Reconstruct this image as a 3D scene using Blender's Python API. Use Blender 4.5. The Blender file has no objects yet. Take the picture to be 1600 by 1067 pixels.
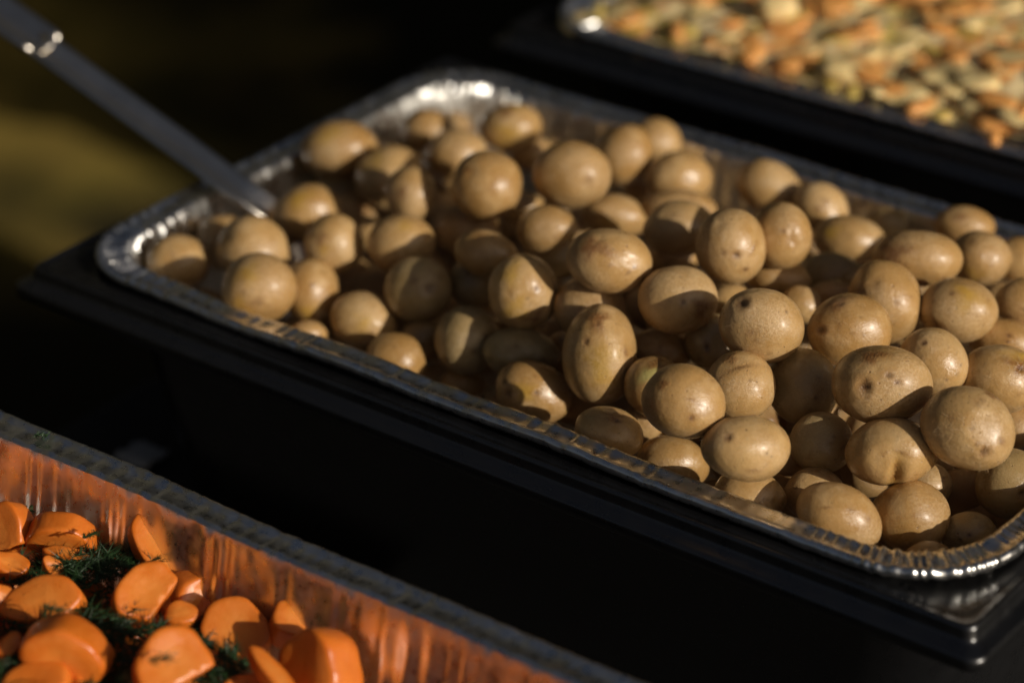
import bpy, math, numpy as np
from mathutils import Matrix, Vector

S = bpy.context.scene
COL = S.collection
rng = np.random.default_rng(11)

# ------------------------------------------------------------------ camera
CR = np.array([0.79607, 0.60517, -0.00654])      # camera right
CU = np.array([-0.28557, 0.38514, 0.87757])      # camera up
CT = np.array([0.53360, -0.69674, 0.47941])      # towards the camera
CC = np.array([0.95455, -0.86088, 0.63728])
cd = bpy.data.cameras.new('camera'); cam = bpy.data.objects.new('camera', cd); COL.objects.link(cam)
cam.matrix_world = Matrix(((CR[0], CU[0], CT[0], CC[0]), (CR[1], CU[1], CT[1], CC[1]), (CR[2], CU[2], CT[2], CC[2]), (0, 0, 0, 1)))
cd.sensor_width = 36; cd.lens = 96.68; cd.clip_start = .02; cd.clip_end = 400
cd.dof.use_dof = True; cd.dof.focus_distance = 1.236; cd.dof.aperture_fstop = 3.8
S.camera = cam

# ------------------------------------------------------------------ light
SUN_EL, SUN_AZ = math.radians(20), math.radians(-3)      # azimuth from +X towards +Y
w = bpy.data.worlds.new('World'); S.world = w; w.use_nodes = True
nt = w.node_tree; sky = nt.nodes.new('ShaderNodeTexSky'); sky.sky_type = 'NISHITA'; sky.sun_disc = False
sky.sun_elevation = SUN_EL; sky.sun_rotation = math.pi / 2 - SUN_AZ; sky.ozone_density = 0.; sky.dust_density = 4.; sky.air_density = .6
nt.links.new(sky.outputs[0], nt.nodes['Background'].inputs[0]); nt.nodes['Background'].inputs[1].default_value = .05
sd = Vector((math.cos(SUN_EL) * math.cos(SUN_AZ), math.cos(SUN_EL) * math.sin(SUN_AZ), math.sin(SUN_EL)))
ld = bpy.data.lights.new('sun', 'SUN'); ld.energy = 5.0; ld.angle = math.radians(.5); ld.color = (1, .92, .80)
so = bpy.data.objects.new('sun', ld); COL.objects.link(so); so.rotation_euler = sd.to_track_quat('Z', 'Y').to_euler()
so.location = (3, 0, 2)
S.view_settings.view_transform = 'Standard'; S.view_settings.look = 'None'
S.view_settings.exposure = -.48; S.view_settings.gamma = 1
S.cycles.max_bounces = 8; S.cycles.use_denoising = True

TABLE_Z = -.155; GZ = TABLE_Z - .75
# ------------------------------------------------------------------ helpers
def tag(o, label=None, cat=None, group=None, kind=None):
    if label: o['label'] = label
    if cat: o['category'] = cat
    if group: o['group'] = group
    if kind: o['kind'] = kind
    return o

def mesh(name, v, faces, smooth=True):
    me = bpy.data.meshes.new(name)
    me.from_pydata([tuple(p) for p in np.asarray(v, float)], [], [tuple(int(i) for i in q) for q in faces])
    me.polygons.foreach_set('use_smooth', [smooth] * len(me.polygons)); me.update()
    return me

def obj(name, me, mat=None, parent=None, loc=None):
    o = bpy.data.objects.new(name, me); COL.objects.link(o)
    if mat and me and not me.materials: me.materials.append(mat)
    if parent: o.parent = parent
    if loc is not None: o.location = loc
    return o

def empty(name, loc=(0, 0, 0)):
    o = bpy.data.objects.new(name, None); COL.objects.link(o); o.location = loc; o.empty_display_size = .05
    return o

def attr(me, name, vals):
    a = me.attributes.new(name, 'FLOAT', 'POINT'); a.data.foreach_set('value', np.asarray(vals, np.float32))

def box(x0, x1, y0, y1, z0, z1):
    v = [(x, y, z) for z in (z0, z1) for y in (y0, y1) for x in (x0, x1)]
    return v, [(0, 2, 3, 1), (4, 5, 7, 6), (0, 1, 5, 4), (2, 6, 7, 3), (0, 4, 6, 2), (1, 3, 7, 5)]

class N:                                             # small node-tree builder
    def __init__(s, name):
        s.m = bpy.data.materials.new(name); s.m.use_nodes = True; s.t = s.m.node_tree
        s.p = s.t.nodes['Principled BSDF']
        s.co = s.n('ShaderNodeTexCoord').outputs['Object']
    def n(s, typ, **k):
        x = s.t.nodes.new(typ)
        for a, b in k.items():
            if hasattr(x, a): setattr(x, a, b)
            else: s.set(x.inputs[a], b)
        return x
    def set(s, sock, v):
        if hasattr(v, 'is_output') or isinstance(v, bpy.types.NodeSocket): s.t.links.new(v, sock)
        else: sock.default_value = v
    def noise(s, scale, detail=3, co=None, rough=.55):
        x = s.n('ShaderNodeTexNoise'); s.set(x.inputs['Vector'], co or s.co)
        x.inputs['Scale'].default_value = scale; x.inputs['Detail'].default_value = detail; x.inputs['Roughness'].default_value = rough
        return x.outputs['Fac']
    def ramp(s, f, a, b, lo=0., hi=1.):
        x = s.n('ShaderNodeMapRange'); s.set(x.inputs[0], f)
        for i, v in enumerate((a, b, lo, hi)): x.inputs[i + 1].default_value = v
        return x.outputs[0]
    def mix(s, f, a, b, mode='MIX'):
        x = s.n('ShaderNodeMix', data_type='RGBA', blend_type=mode)
        s.set(x.inputs[0], f); s.set(x.inputs[6], a); s.set(x.inputs[7], b)
        return x.outputs[2]
    def math(s, op, a, b=0.):
        x = s.n('ShaderNodeMath', operation=op); s.set(x.inputs[0], a); s.set(x.inputs[1], b)
        return x.outputs[0]
    def attr(s, name): return s.n('ShaderNodeAttribute', attribute_name=name).outputs['Fac']
    def bump(s, h, strength, dist):
        x = s.n('ShaderNodeBump'); x.inputs['Strength'].default_value = strength; x.inputs['Distance'].default_value = dist
        s.set(x.inputs['Height'], h); s.set(s.p.inputs['Normal'], x.outputs[0])
    def out(s, **k):
        for a, b in k.items(): s.set(s.p.inputs[a.replace('_', ' ')], b)
        return s.m

def rgb(r, g, b): return (r, g, b, 1)

# ------------------------------------------------------------------ materials
def mat_potato():
    k = N('potato_skin')
    oi = k.n('ShaderNodeObjectInfo'); rnd = oi.outputs['Random']
    off = k.n('ShaderNodeVectorMath', operation='SCALE'); off.inputs[0].default_value = (3.1, 1.7, 2.3); k.set(off.inputs['Scale'], rnd)
    co = k.n('ShaderNodeVectorMath', operation='ADD'); k.set(co.inputs[0], k.co); k.set(co.inputs[1], off.outputs[0]); co = co.outputs[0]
    base = k.mix(rnd, rgb(.37, .205, .064), rgb(.50, .315, .128))
    blot = k.ramp(k.noise(48, 4, co), .40, .66)
    base = k.mix(k.math('MULTIPLY', blot, .6), base, rgb(.30, .155, .036))
    base = k.mix(k.math('MULTIPLY', k.ramp(k.noise(85, 3, co), .52, .72), .55), base, rgb(.58, .395, .19))
    fine = k.ramp(k.noise(900, 4, co, .7), .42, .70)
    rough_zone = k.ramp(k.noise(38, 3, co), .46, .62)                          # scurfy patches of dry skin
    base = k.mix(k.math('MULTIPLY', fine, k.math('ADD', .16, k.math('MULTIPLY', rough_zone, .5))), base, rgb(.66, .47, .26))
    base = k.mix(k.math('MULTIPLY', k.attr('yellow'), k.ramp(k.noise(110, 4, co), .3, .7, .15, .85)), base, rgb(.46, .265, .025))
    tone = k.n('ShaderNodeAttribute', attribute_name='shade_tint', attribute_type='OBJECT').outputs['Fac']  # grey-olive look of shade, painted into the skin colour
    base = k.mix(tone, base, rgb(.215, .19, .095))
    base = k.mix(k.math('MULTIPLY', k.attr('green'), .8), base, rgb(.42, .37, .12))
    base = k.mix(k.math('MULTIPLY', k.attr('stain'), k.ramp(k.noise(260, 4, co), .25, .6, .35, .95)), base, rgb(.16, .055, .012))
    dots = None
    for sc, th, lo in ((170, .085, .60), (330, .10, .66)):                     # lenticels of two sizes
        vo = k.n('ShaderNodeTexVoronoi'); k.set(vo.inputs['Vector'], co); vo.inputs['Scale'].default_value = sc; vo.inputs['Randomness'].default_value = 1
        dd = k.math('MULTIPLY', k.ramp(vo.outputs['Distance'], th * .5, th * 1.5, 1, 0), k.ramp(vo.outputs['Color'], lo, lo + .05))
        dots = dd if dots is None else k.math('MAXIMUM', dots, dd)
    base = k.mix(k.math('MULTIPLY', dots, .7), base, rgb(.11, .045, .013))
    base = k.mix(k.math('MULTIPLY', k.attr('eye'), k.ramp(k.noise(500, 3, co), .3, .6, .55, .97)), base, rgb(.04, .014, .005))
    sc = k.n('ShaderNodeTexNoise'); k.set(sc.inputs['Vector'], co); sc.inputs['Scale'].default_value = 330; sc.inputs['Detail'].default_value = 2; sc.inputs['Distortion'].default_value = 3.5
    line = k.math('MULTIPLY', k.ramp(k.math('ABSOLUTE', k.math('SUBTRACT', sc.outputs['Fac'], .5)), .0, .022, 1, 0), rough_zone)
    base = k.mix(k.math('MULTIPLY', line, .38), base, rgb(.70, .52, .30))
    h = k.math('ADD', k.math('MULTIPLY', k.noise(340, 6, co, .7), k.math('ADD', .22, k.math('MULTIPLY', rough_zone, .6))), k.math('MULTIPLY', k.noise(1500, 2, co), .3))
    h = k.math('ADD', h, k.math('MULTIPLY', line, .25))
    h = k.math('ADD', h, k.math('MULTIPLY', k.noise(120, 2, co), .9))
    h = k.math('SUBTRACT', h, k.math('MULTIPLY', dots, .45))
    h = k.math('ADD', h, k.math('MULTIPLY', k.math('MULTIPLY', k.attr('stain'), k.noise(900, 3, co)), 1.2))
    k.bump(h, .46, .0015)
    ro = k.math('ADD', k.ramp(k.noise(140, 3, co), .3, .7, .22, .34), k.math('MULTIPLY', rough_zone, .12))
    return k.out(Base_Color=base, Roughness=ro, Subsurface_Weight=.08, Subsurface_Radius=(.005, .0026, .001), Subsurface_Scale=1.0, Specular_IOR_Level=.5, Coat_Weight=.22, Coat_Roughness=.26)
M_POT = mat_potato()

def mat_foil():
    k = N('aluminium_foil')
    c = k.mix(k.ramp(k.noise(60, 3), .3, .7), rgb(.72, .71, .68), rgb(.86, .85, .82))
    h = k.math('ADD', k.noise(60, 1), k.math('MULTIPLY', k.noise(190, 0), .10))
    k.bump(h, .20, .004)
    return k.out(Base_Color=c, Metallic=1., Roughness=k.ramp(k.noise(240, 3), .3, .7, .24, .36))
M_FOIL = mat_foil()

def mat_black():
    k = N('black_plastic')
    sp = k.ramp(k.noise(1400, 2), .72, .78)
    c = k.mix(k.math('MULTIPLY', sp, .5), rgb(.004, .004, .0045), rgb(.10, .10, .095))
    k.bump(k.noise(500, 3), .06, .001)
    return k.out(Base_Color=c, Roughness=k.ramp(k.noise(90, 4), .3, .7, .24, .36), Specular_IOR_Level=1.)
M_BLACK = mat_black()

def mat_plain(name, c, rough, metal=0., var=.25, scale=40, bump=.0, bscale=200, bdist=.001, sss=0.):
    k = N(name)
    d = tuple(x * (1 - var) for x in c)
    cc = k.mix(k.ramp(k.noise(scale, 4), .3, .7), rgb(*d), rgb(*c))
    if bump: k.bump(k.noise(bscale, 4), bump, bdist)
    return k.out(Base_Color=cc, Roughness=rough, Metallic=metal, Subsurface_Weight=sss, Subsurface_Radius=(.005, .002, .0008), Subsurface_Scale=1.0)
M_CLOTH = mat_plain('black_tablecloth', (.012, .011, .010), .9, bump=.3, bscale=900)
M_STEEL = mat_plain('brushed_steel', (.82, .76, .67), .30, 1., .2, 60, .08, 300)
M_DILL = mat_plain('dill_green', (.018, .050, .011), .55, 0, .5, 300)
M_STEM = mat_plain('dill_stem', (.16, .19, .04), .5)
M_CREAM = mat_plain('cream_vegetable', (.80, .60, .27), .45, 0, .2, 60, .3, 300, .002, .15)
M_ORANGE = mat_plain('orange_vegetable', (.80, .37, .10), .42, 0, .25, 60, .3, 300, .002, .15)
M_OLIVE = mat_plain('olive_vegetable', (.66, .48, .12), .45, 0, .3, 60, .3, 300, .002, .1)

def mat_carrot():
    k = N('cooked_carrot')
    core = k.math('ADD', k.attr('core'), k.math('MULTIPLY', k.math('SUBTRACT', k.noise(220, 4), .5), .9))
    base = k.mix(k.ramp(k.noise(80, 4), .3, .7), rgb(.54, .118, .008), rgb(.64, .165, .017))
    base = k.mix(k.math('MULTIPLY', core, .55), base, rgb(.68, .25, .045))
    k.bump(k.noise(260, 4), .25, .0012)
    return k.out(Base_Color=base, Roughness=k.ramp(k.noise(150, 3), .3, .7, .26, .5), Subsurface_Weight=.15, Subsurface_Radius=(.005, .002, .0006), Subsurface_Scale=1.0)
M_CARROT = mat_carrot()

def mat_bed():
    k = N('chopped_bed')
    vo = k.n('ShaderNodeTexVoronoi'); k.set(vo.inputs['Vector'], k.co); vo.inputs['Scale'].default_value = 75
    r = k.n('ShaderNodeSeparateColor'); k.set(r.inputs[0], vo.outputs['Color'])
    c = k.mix(k.ramp(r.outputs[0], .3, .8), rgb(.78, .58, .25), rgb(.84, .66, .36))
    c = k.mix(k.ramp(k.math('ADD', k.math('MULTIPLY', r.outputs[1], .5), k.noise(22, 3)), .78, .95), c, rgb(.78, .34, .085))
    c = k.mix(k.ramp(r.outputs[2], .80, .86, 0, .8), c, rgb(.52, .40, .08))
    k.bump(k.math('SUBTRACT', k.noise(160, 4), k.math('MULTIPLY', vo.outputs['Distance'], .8)), .22, .003)
    return k.out(Base_Color=c, Roughness=.5, Subsurface_Weight=.15, Subsurface_Radius=(.005, .002, .0008), Subsurface_Scale=1.)
def mat_lawn():
    k = N('autumn_lawn')
    d = k.n('ShaderNodeVectorMath', operation='DISTANCE'); k.set(d.inputs[0], k.co); d.inputs[1].default_value = (-1.90, 1.52, GZ)
    sun_patch = k.ramp(k.math('ADD', d.outputs['Value'], k.math('MULTIPLY', k.math('SUBTRACT', k.noise(3.2, 3), .5), 1.1)), .16, .62, 1, 0)   # sunlit patch painted on; lawn around it darkened as shade
    a = k.mix(k.ramp(k.noise(4.5, 3), .38, .62), rgb(.13, .105, .02), rgb(.38, .26, .055))
    a = k.mix(sun_patch, rgb(.016, .014, .007), a)
    a = k.mix(k.ramp(k.noise(60, 4), .5, .7, 0, .6), a, rgb(.02, .018, .006))
    return k.out(Base_Color=a, Roughness=.95, Specular_IOR_Level=.1)

# ------------------------------------------------------------------ rounded-rectangle shells
PL, PW = .529, .325                                  # foil pan, outer rim
def rring(x0, y0, o, z, R, n=(300, 190), nc=90, L=PL, W=PW):
    """points of one rounded rectangle, pushed out by o, plus outward normals and arc position"""
    R = max(R, .002); a0, a1, b0, b1 = x0 - o, x0 + L + o, y0 - o, y0 + W + o
    P, Q, K = [], [], []
    cs = [(a1 - R, b0 + R, -90), (a1 - R, b1 - R, 0), (a0 + R, b1 - R, 90), (a0 + R, b0 + R, 180)]
    st = [(a0 + R, b0), (a1, b0 + R), (a1 - R, b1), (a0, b1 - R)]
    for e in range(4):
        cx, cy, an = cs[e]; m = n[e % 2]
        sx, sy = st[e]; t = np.linspace(0, 1, m, endpoint=False)
        ex = cx + R * math.cos(math.radians(an)); ey = cy + R * math.sin(math.radians(an))
        nx, ny = math.cos(math.radians(an)), math.sin(math.radians(an))
        P.append(np.stack([sx + (ex - sx) * t, sy + (ey - sy) * t], 1)); Q.append(np.tile((nx, ny), (m, 1))); K.append(np.zeros(m))
        th = np.radians(an + 90 * np.linspace(0, 1, nc, endpoint=False))
        P.append(np.stack([cx + R * np.cos(th), cy + R * np.sin(th)], 1)); Q.append(np.stack([np.cos(th), np.sin(th)], 1)); K.append(np.ones(nc))
    P = np.concatenate(P); Q = np.concatenate(Q)
    return np.column_stack([P, np.full(len(P), z)]), Q, np.concatenate(K)

def skin(rings, cap=True):
    m = len(rings[0]); v = np.concatenate(rings); f = []
    i = np.arange(m); j = (i + 1) % m
    for k in range(len(rings) - 1):
        f += list(zip(i + k * m, j + k * m, j + (k + 1) * m, i + (k + 1) * m))
    if cap: f.append(tuple(i + (len(rings) - 1) * m))
    return v, f

def foil_pan(x0, y0, seed, label, group):
    t = tag(empty('foil_tray', (x0, y0, -.070)), label, 'foil tray', group)
    g = np.random.default_rng(seed)
    base, nrm, kc = rring(0, 0, 0, 0, .05)
    m = len(base)
    d = np.linalg.norm(np.roll(base, -1, 0) - base, axis=1); s = np.concatenate([[0], np.cumsum(d)[:-1]]); T = d.sum()
    kc = np.convolve(np.concatenate([kc[-20:], kc, kc[:20]]), np.ones(41) / 41, 'same')[20:-20]
    def wob(a, n0, n1):
        return a * sum(np.sin(2 * math.pi * s / T * int(g.integers(n0, n1)) + g.uniform(0, 6.3)) for _ in range(5)) / 2.2
    wz, wo = wob(.0007, 3, 16), wob(.0006, 3, 14)
    ph = np.cumsum(1 + .5 * np.interp(s, np.linspace(0, T, 260), g.normal(0, 1, 260))) * T / m
    ph = ph / ph[-1] * T
    pleat = np.sin(2 * math.pi * np.round(T / .0070) * ph / T)                  # tight corner pleats
    pleat = np.sign(pleat) * np.abs(pleat) ** .7
    amp = np.interp(s, np.linspace(0, T, 160), g.uniform(.4, 1.3, 160))
    dimp = np.zeros(m)                                                           # press marks along the straights
    q = 0.
    while q < T:
        q += g.uniform(.010, .034); wd = g.uniform(.0009, .0022)
        dimp += g.uniform(.25, 1.) * np.exp(-((s - q) / wd) ** 2)
    flute = np.sin(2 * math.pi * np.round(T / .0105) * ph / T)
    cre = [np.interp(s, np.linspace(0, T, 420), g.normal(0, 1, 420)) for _ in range(4)]
    prof = [(.0022, -.0052), (.0005, -.0046), (0, -.003), (.0002, -.0014), (.0011, -.0003), (.0023, .0001), (.0036, -.0004), (.0044, -.0012),
            (.006, -.0016), (.008, -.0017), (.010, -.0016), (.012, -.0014), (.0136, -.0010), (.0150, -.0012), (.0161, -.0023), (.0168, -.0045),
            (.0175, -.008), (.0184, -.013), (.0196, -.020), (.0212, -.028), (.023, -.037), (.025, -.047), (.027, -.057), (.029, -.066), (.0305, -.0688), (.034, -.070), (.045, -.070)]
    rings = []
    for k, (dd, z) in enumerate(prof):
        p, nn, _ = rring(0, 0, -dd, z + .070, .05 - dd * .8)
        bead = 1. if k < 8 else 0.
        led = {7: .6, 13: .75, 14: .5, 15: .3, 16: .1}.get(k, 1. if 7 < k < 13 else 0.)
        wall = 0. if k < 13 else min(1, (k - 12) / 3) * (1 if k < 23 else .3)
        zz = wz + kc * pleat * amp * (.0021 * led + .0007 * bead) - (1 - kc) * dimp * (.0007 * led + .0004 * bead) + .00028 * led * cre[0] + .00016 * bead * cre[1]
        off = wo * (1 if k < 16 else .6) + wall * (kc * (pleat - 1) * amp * .0017 + (1 - .6 * kc) * (flute - 1) * amp * .0005 * min(1, max(0, (k - 13) / 5)) + .00012 * cre[2] + .0002 * cre[3] * math.sin(k * 1.7)) + bead * kc * pleat * .0003
        p[:, 2] += zz * (1 if k < 16 else max(0, 1 - (k - 15) / 8))
        p[:, :2] += nn * off[:, None]
        rings.append(p)
    v, f = skin(rings[:15], False); obj('rim', mesh('foil_rim', v, f), M_FOIL, t)
    v, f = skin(rings[14:], True); obj('basin', mesh('foil_basin', v, f), M_FOIL, t)
    return t

def tub(x0, y0, label, lip=True):
    prof = [(-.013, -.010, .030), (-.010, -.0072, .030), (.004, -.0068, .010), (.0066, -.0068, .007), (.0076, -.0060, .0062), (.0086, -.0057, .0056), (.0094, -.0064, .005),
            (.0098, -.0082, .0048), (.0100, -.0116, .0048), (.0106, -.0128, .005), (.0122, -.0136, .0055), (.0150, -.0146, .006), (.0164, -.0149, .0065), (.0173, -.0157, .007), (.0176, -.0174, .007),
            (.0174, -.0208, .007), (.0165, -.0222, .007), (.0140, -.0222, .008), (.002, -.0215, .018), (-.010, -.0222, .028), (-.0145, -.0245, .033), (-.0165, -.030, .036), (-.024, -.09, .040), (-.032, -.146, .045), (-.036, -.153, .045), (-.044, -.155, .040)]
    if not lip:
        prof = [(-.013, -.010, .035), (-.010, -.0072, .035), (-.004, -.0066, .046), (-.003, -.0075, .046), (-.0035, -.0105, .046), (-.007, -.0125, .044), (-.0145, -.0145, .042), (-.018, -.03, .040), (-.024, -.09, .042), (-.032, -.146, .045), (-.036, -.153, .045), (-.044, -.155, .040)]
    t = tag(empty('black_tub', (x0, y0, TABLE_Z)), label, 'food tub', 'black tubs holding the foil trays')
    R = []
    for o, z, r in prof:
        p, _, _ = rring(0, 0, o, z - TABLE_Z, r, n=(40, 26), nc=14); R.append(p)
    k = 17 if lip else 6
    v, f = skin(R[:k + 1], False); obj('lip', mesh('tub_lip', v, f), M_BLACK, t)
    v, f = skin(R[k:], True); obj('body', mesh('tub_body', v, f), M_BLACK, t)
    return t

TRAYS = [(0., 0.), (0., .405), (.005, -.126 - PW)]
foil_pan(*TRAYS[0], 3, 'foil tray heaped with small whole potatoes, crimped rim, in the middle', 'foil trays of food')
foil_pan(*TRAYS[1], 8, 'foil tray of pale chopped vegetables, blurred at the top right', 'foil trays of food')
foil_pan(*TRAYS[2], 14, 'foil tray of orange carrots and dill at the bottom left', 'foil trays of food')
tub(*TRAYS[0], 'black plastic tub with stepped lip under the tray of potatoes')
tub(*TRAYS[1], 'black plastic tub with stepped lip under the blurred chopped vegetables')
tub(*TRAYS[2], 'black tub hidden beneath the foil tray of carrots', False)

# ------------------------------------------------------------------ ground and table
GZ = TABLE_Z - .75
gx = np.concatenate([np.linspace(-40, -4, 13), np.linspace(-3.6, 3, 67), np.linspace(4, 40, 13)])
gy = np.concatenate([np.linspace(-40, -4, 13), np.linspace(-3.6, 6, 97), np.linspace(8, 60, 14)])
X, Y = np.meshgrid(gx, gy); Z = GZ - .012 + .008 * np.sin(X * 5.1 + Y * 2.3) * np.sin(Y * 4.3 - X) + .006 * rng.normal(size=X.shape)
nx = len(gx); gi = (np.arange(len(gy) - 1)[:, None] * nx + np.arange(nx - 1)[None]).ravel()
tag(obj('lawn', mesh('lawn', np.stack([X.ravel(), Y.ravel(), Z.ravel()], 1), list(zip(gi, gi + 1, gi + nx + 1, gi + nx))), mat_lawn()), kind='structure')

def added_woodland():  # trees added out of view to darken foil reflections and sky fill
    g = np.random.default_rng(4); V, F = [], []
    for k in range(46):
        a = math.radians(35 + 190 * k / 45 + g.uniform(-2, 2)); R = g.uniform(9, 13); h = g.uniform(8.5, 12.5); bx, by = R * math.cos(a), R * math.sin(a)
        for j in range(4):                                             # tapered trunk
            t0, t1 = j / 4, (j + 1) / 4; r0, r1 = .16 * (1 - .8 * t0), .16 * (1 - .8 * t1); b = len(V)
            for t, r in ((t0, r0), (t1, r1)):
                for q in range(5): V.append((bx + r * math.cos(q * 1.257), by + r * math.sin(q * 1.257), GZ + h * .9 * t))
            F.extend([(b + q, b + (q + 1) % 5, b + 5 + (q + 1) % 5, b + 5 + q) for q in range(5)])
        for j in range(640):                                           # leaf clumps through the crown
            t = g.uniform(.06, 1); rr = (2.1 * math.sqrt(g.random())) * (1 - .55 * t); an = g.uniform(0, 6.3)
            c = np.array([bx + rr * math.cos(an), by + rr * math.sin(an), GZ + h * t]); d1, d2 = g.normal(size=3), g.normal(size=3)
            d1 /= np.linalg.norm(d1); d2 /= np.linalg.norm(d2); s_ = g.uniform(.35, .7); b = len(V)
            V.extend([c - d1 * s_, c + d2 * s_ * .6, c + d1 * s_, c - d2 * s_ * .6]); F.append((b, b + 1, b + 2, b + 3))
    return mesh('added_woodland', V, F, False)
tag(obj('added_woodland', added_woodland(), mat_plain('tree_foliage', (.105, .10, .07), .8, 0, .5, 3)), 'unseen wood added around the lawn to darken the foil rims', 'added_woodland', None, 'stuff')

def table(x0, x1, y0, y1, label, clabel, up=0.):
    t = tag(empty('buffet_table', ((x0 + x1) / 2, (y0 + y1) / 2, GZ)), label, 'table')
    v, f = box((x0 - x1) / 2 + .004, (x1 - x0) / 2 - .004, (y0 - y1) / 2 + .004, (y1 - y0) / 2 - .004, .712 + up, .745 + up)
    obj('tabletop', mesh('tabletop', v, f, False), M_CLOTH, t)
    v, f = box(-.02, .02, -.02, .02, 0, .710 + up); lm = mesh('table_leg', v, f, False)
    for a in (-1, 1):
        for b in (-1, 1):
            obj('leg', lm, M_STEEL, t, (a * ((x1 - x0) / 2 - .06), b * ((y1 - y0) / 2 - .08), 0))
    R = []
    for o, z, r in [(-.05, 0, .02), (-.01, 0, .02), (-.003, -.0005, .02), (.0, -.003, .02), (.002, -.01, .02), (.008, -.12, .03), (.018, -.4, .04), (.028, -.735, .05)]:
        p, q, _ = rring(x0, y0, o, TABLE_Z + up - .0005 + (z if z > -.7 else z - up), r, n=(90, 120), nc=16, L=x1 - x0, W=y1 - y0)
        s = np.arange(len(p)); p[:, :2] += q * (max(0, -z - .02) * .045 * (np.sin(s * .42) + .6 * np.sin(s * .23 + 1)))[:, None]
        R.append(p)
    v, f = skin(R, False); f = list(f) + [tuple(reversed(range(len(R[0]))))]
    tag(obj('tablecloth', mesh('tablecloth', v, f), M_CLOTH), clabel, 'tablecloth')
table(-.13, .66, 1.46, 3.6, 'unseen taller table added beyond the far tray to shade the lawn', 'unseen black cloth on the table added to shade the lawn', .36)  # added out of view, raised so its shadow darkens the lawn
table(-.075, .66, -.62, 1.12, 'buffet table under the black cloth that carries the three food trays', 'black cloth on the table beneath the food trays')

# ------------------------------------------------------------------ potatoes
import bmesh
def ico(n):
    bm = bmesh.new(); bmesh.ops.create_icosphere(bm, subdivisions=n, radius=1)
    v = np.array([x.co[:] for x in bm.verts]); f = [tuple(q.index for q in t.verts) for t in bm.faces]; bm.free()
    return v, f
ICO = {n: ico(n) for n in (3, 4, 5)}

def lumps(v, seed, amp=.043):
    g = np.random.default_rng(seed); d = np.zeros(len(v))
    for fr, a in ((1.3, .75), (2.1, .95), (3.4, .55), (6., .22)):
        for _ in range(3):
            k = g.normal(size=3); k /= np.linalg.norm(k)
            d += a * np.sin(v @ k * fr + g.uniform(0, 6.3)) / 1.7
    return amp * (d - d.mean())

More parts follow.
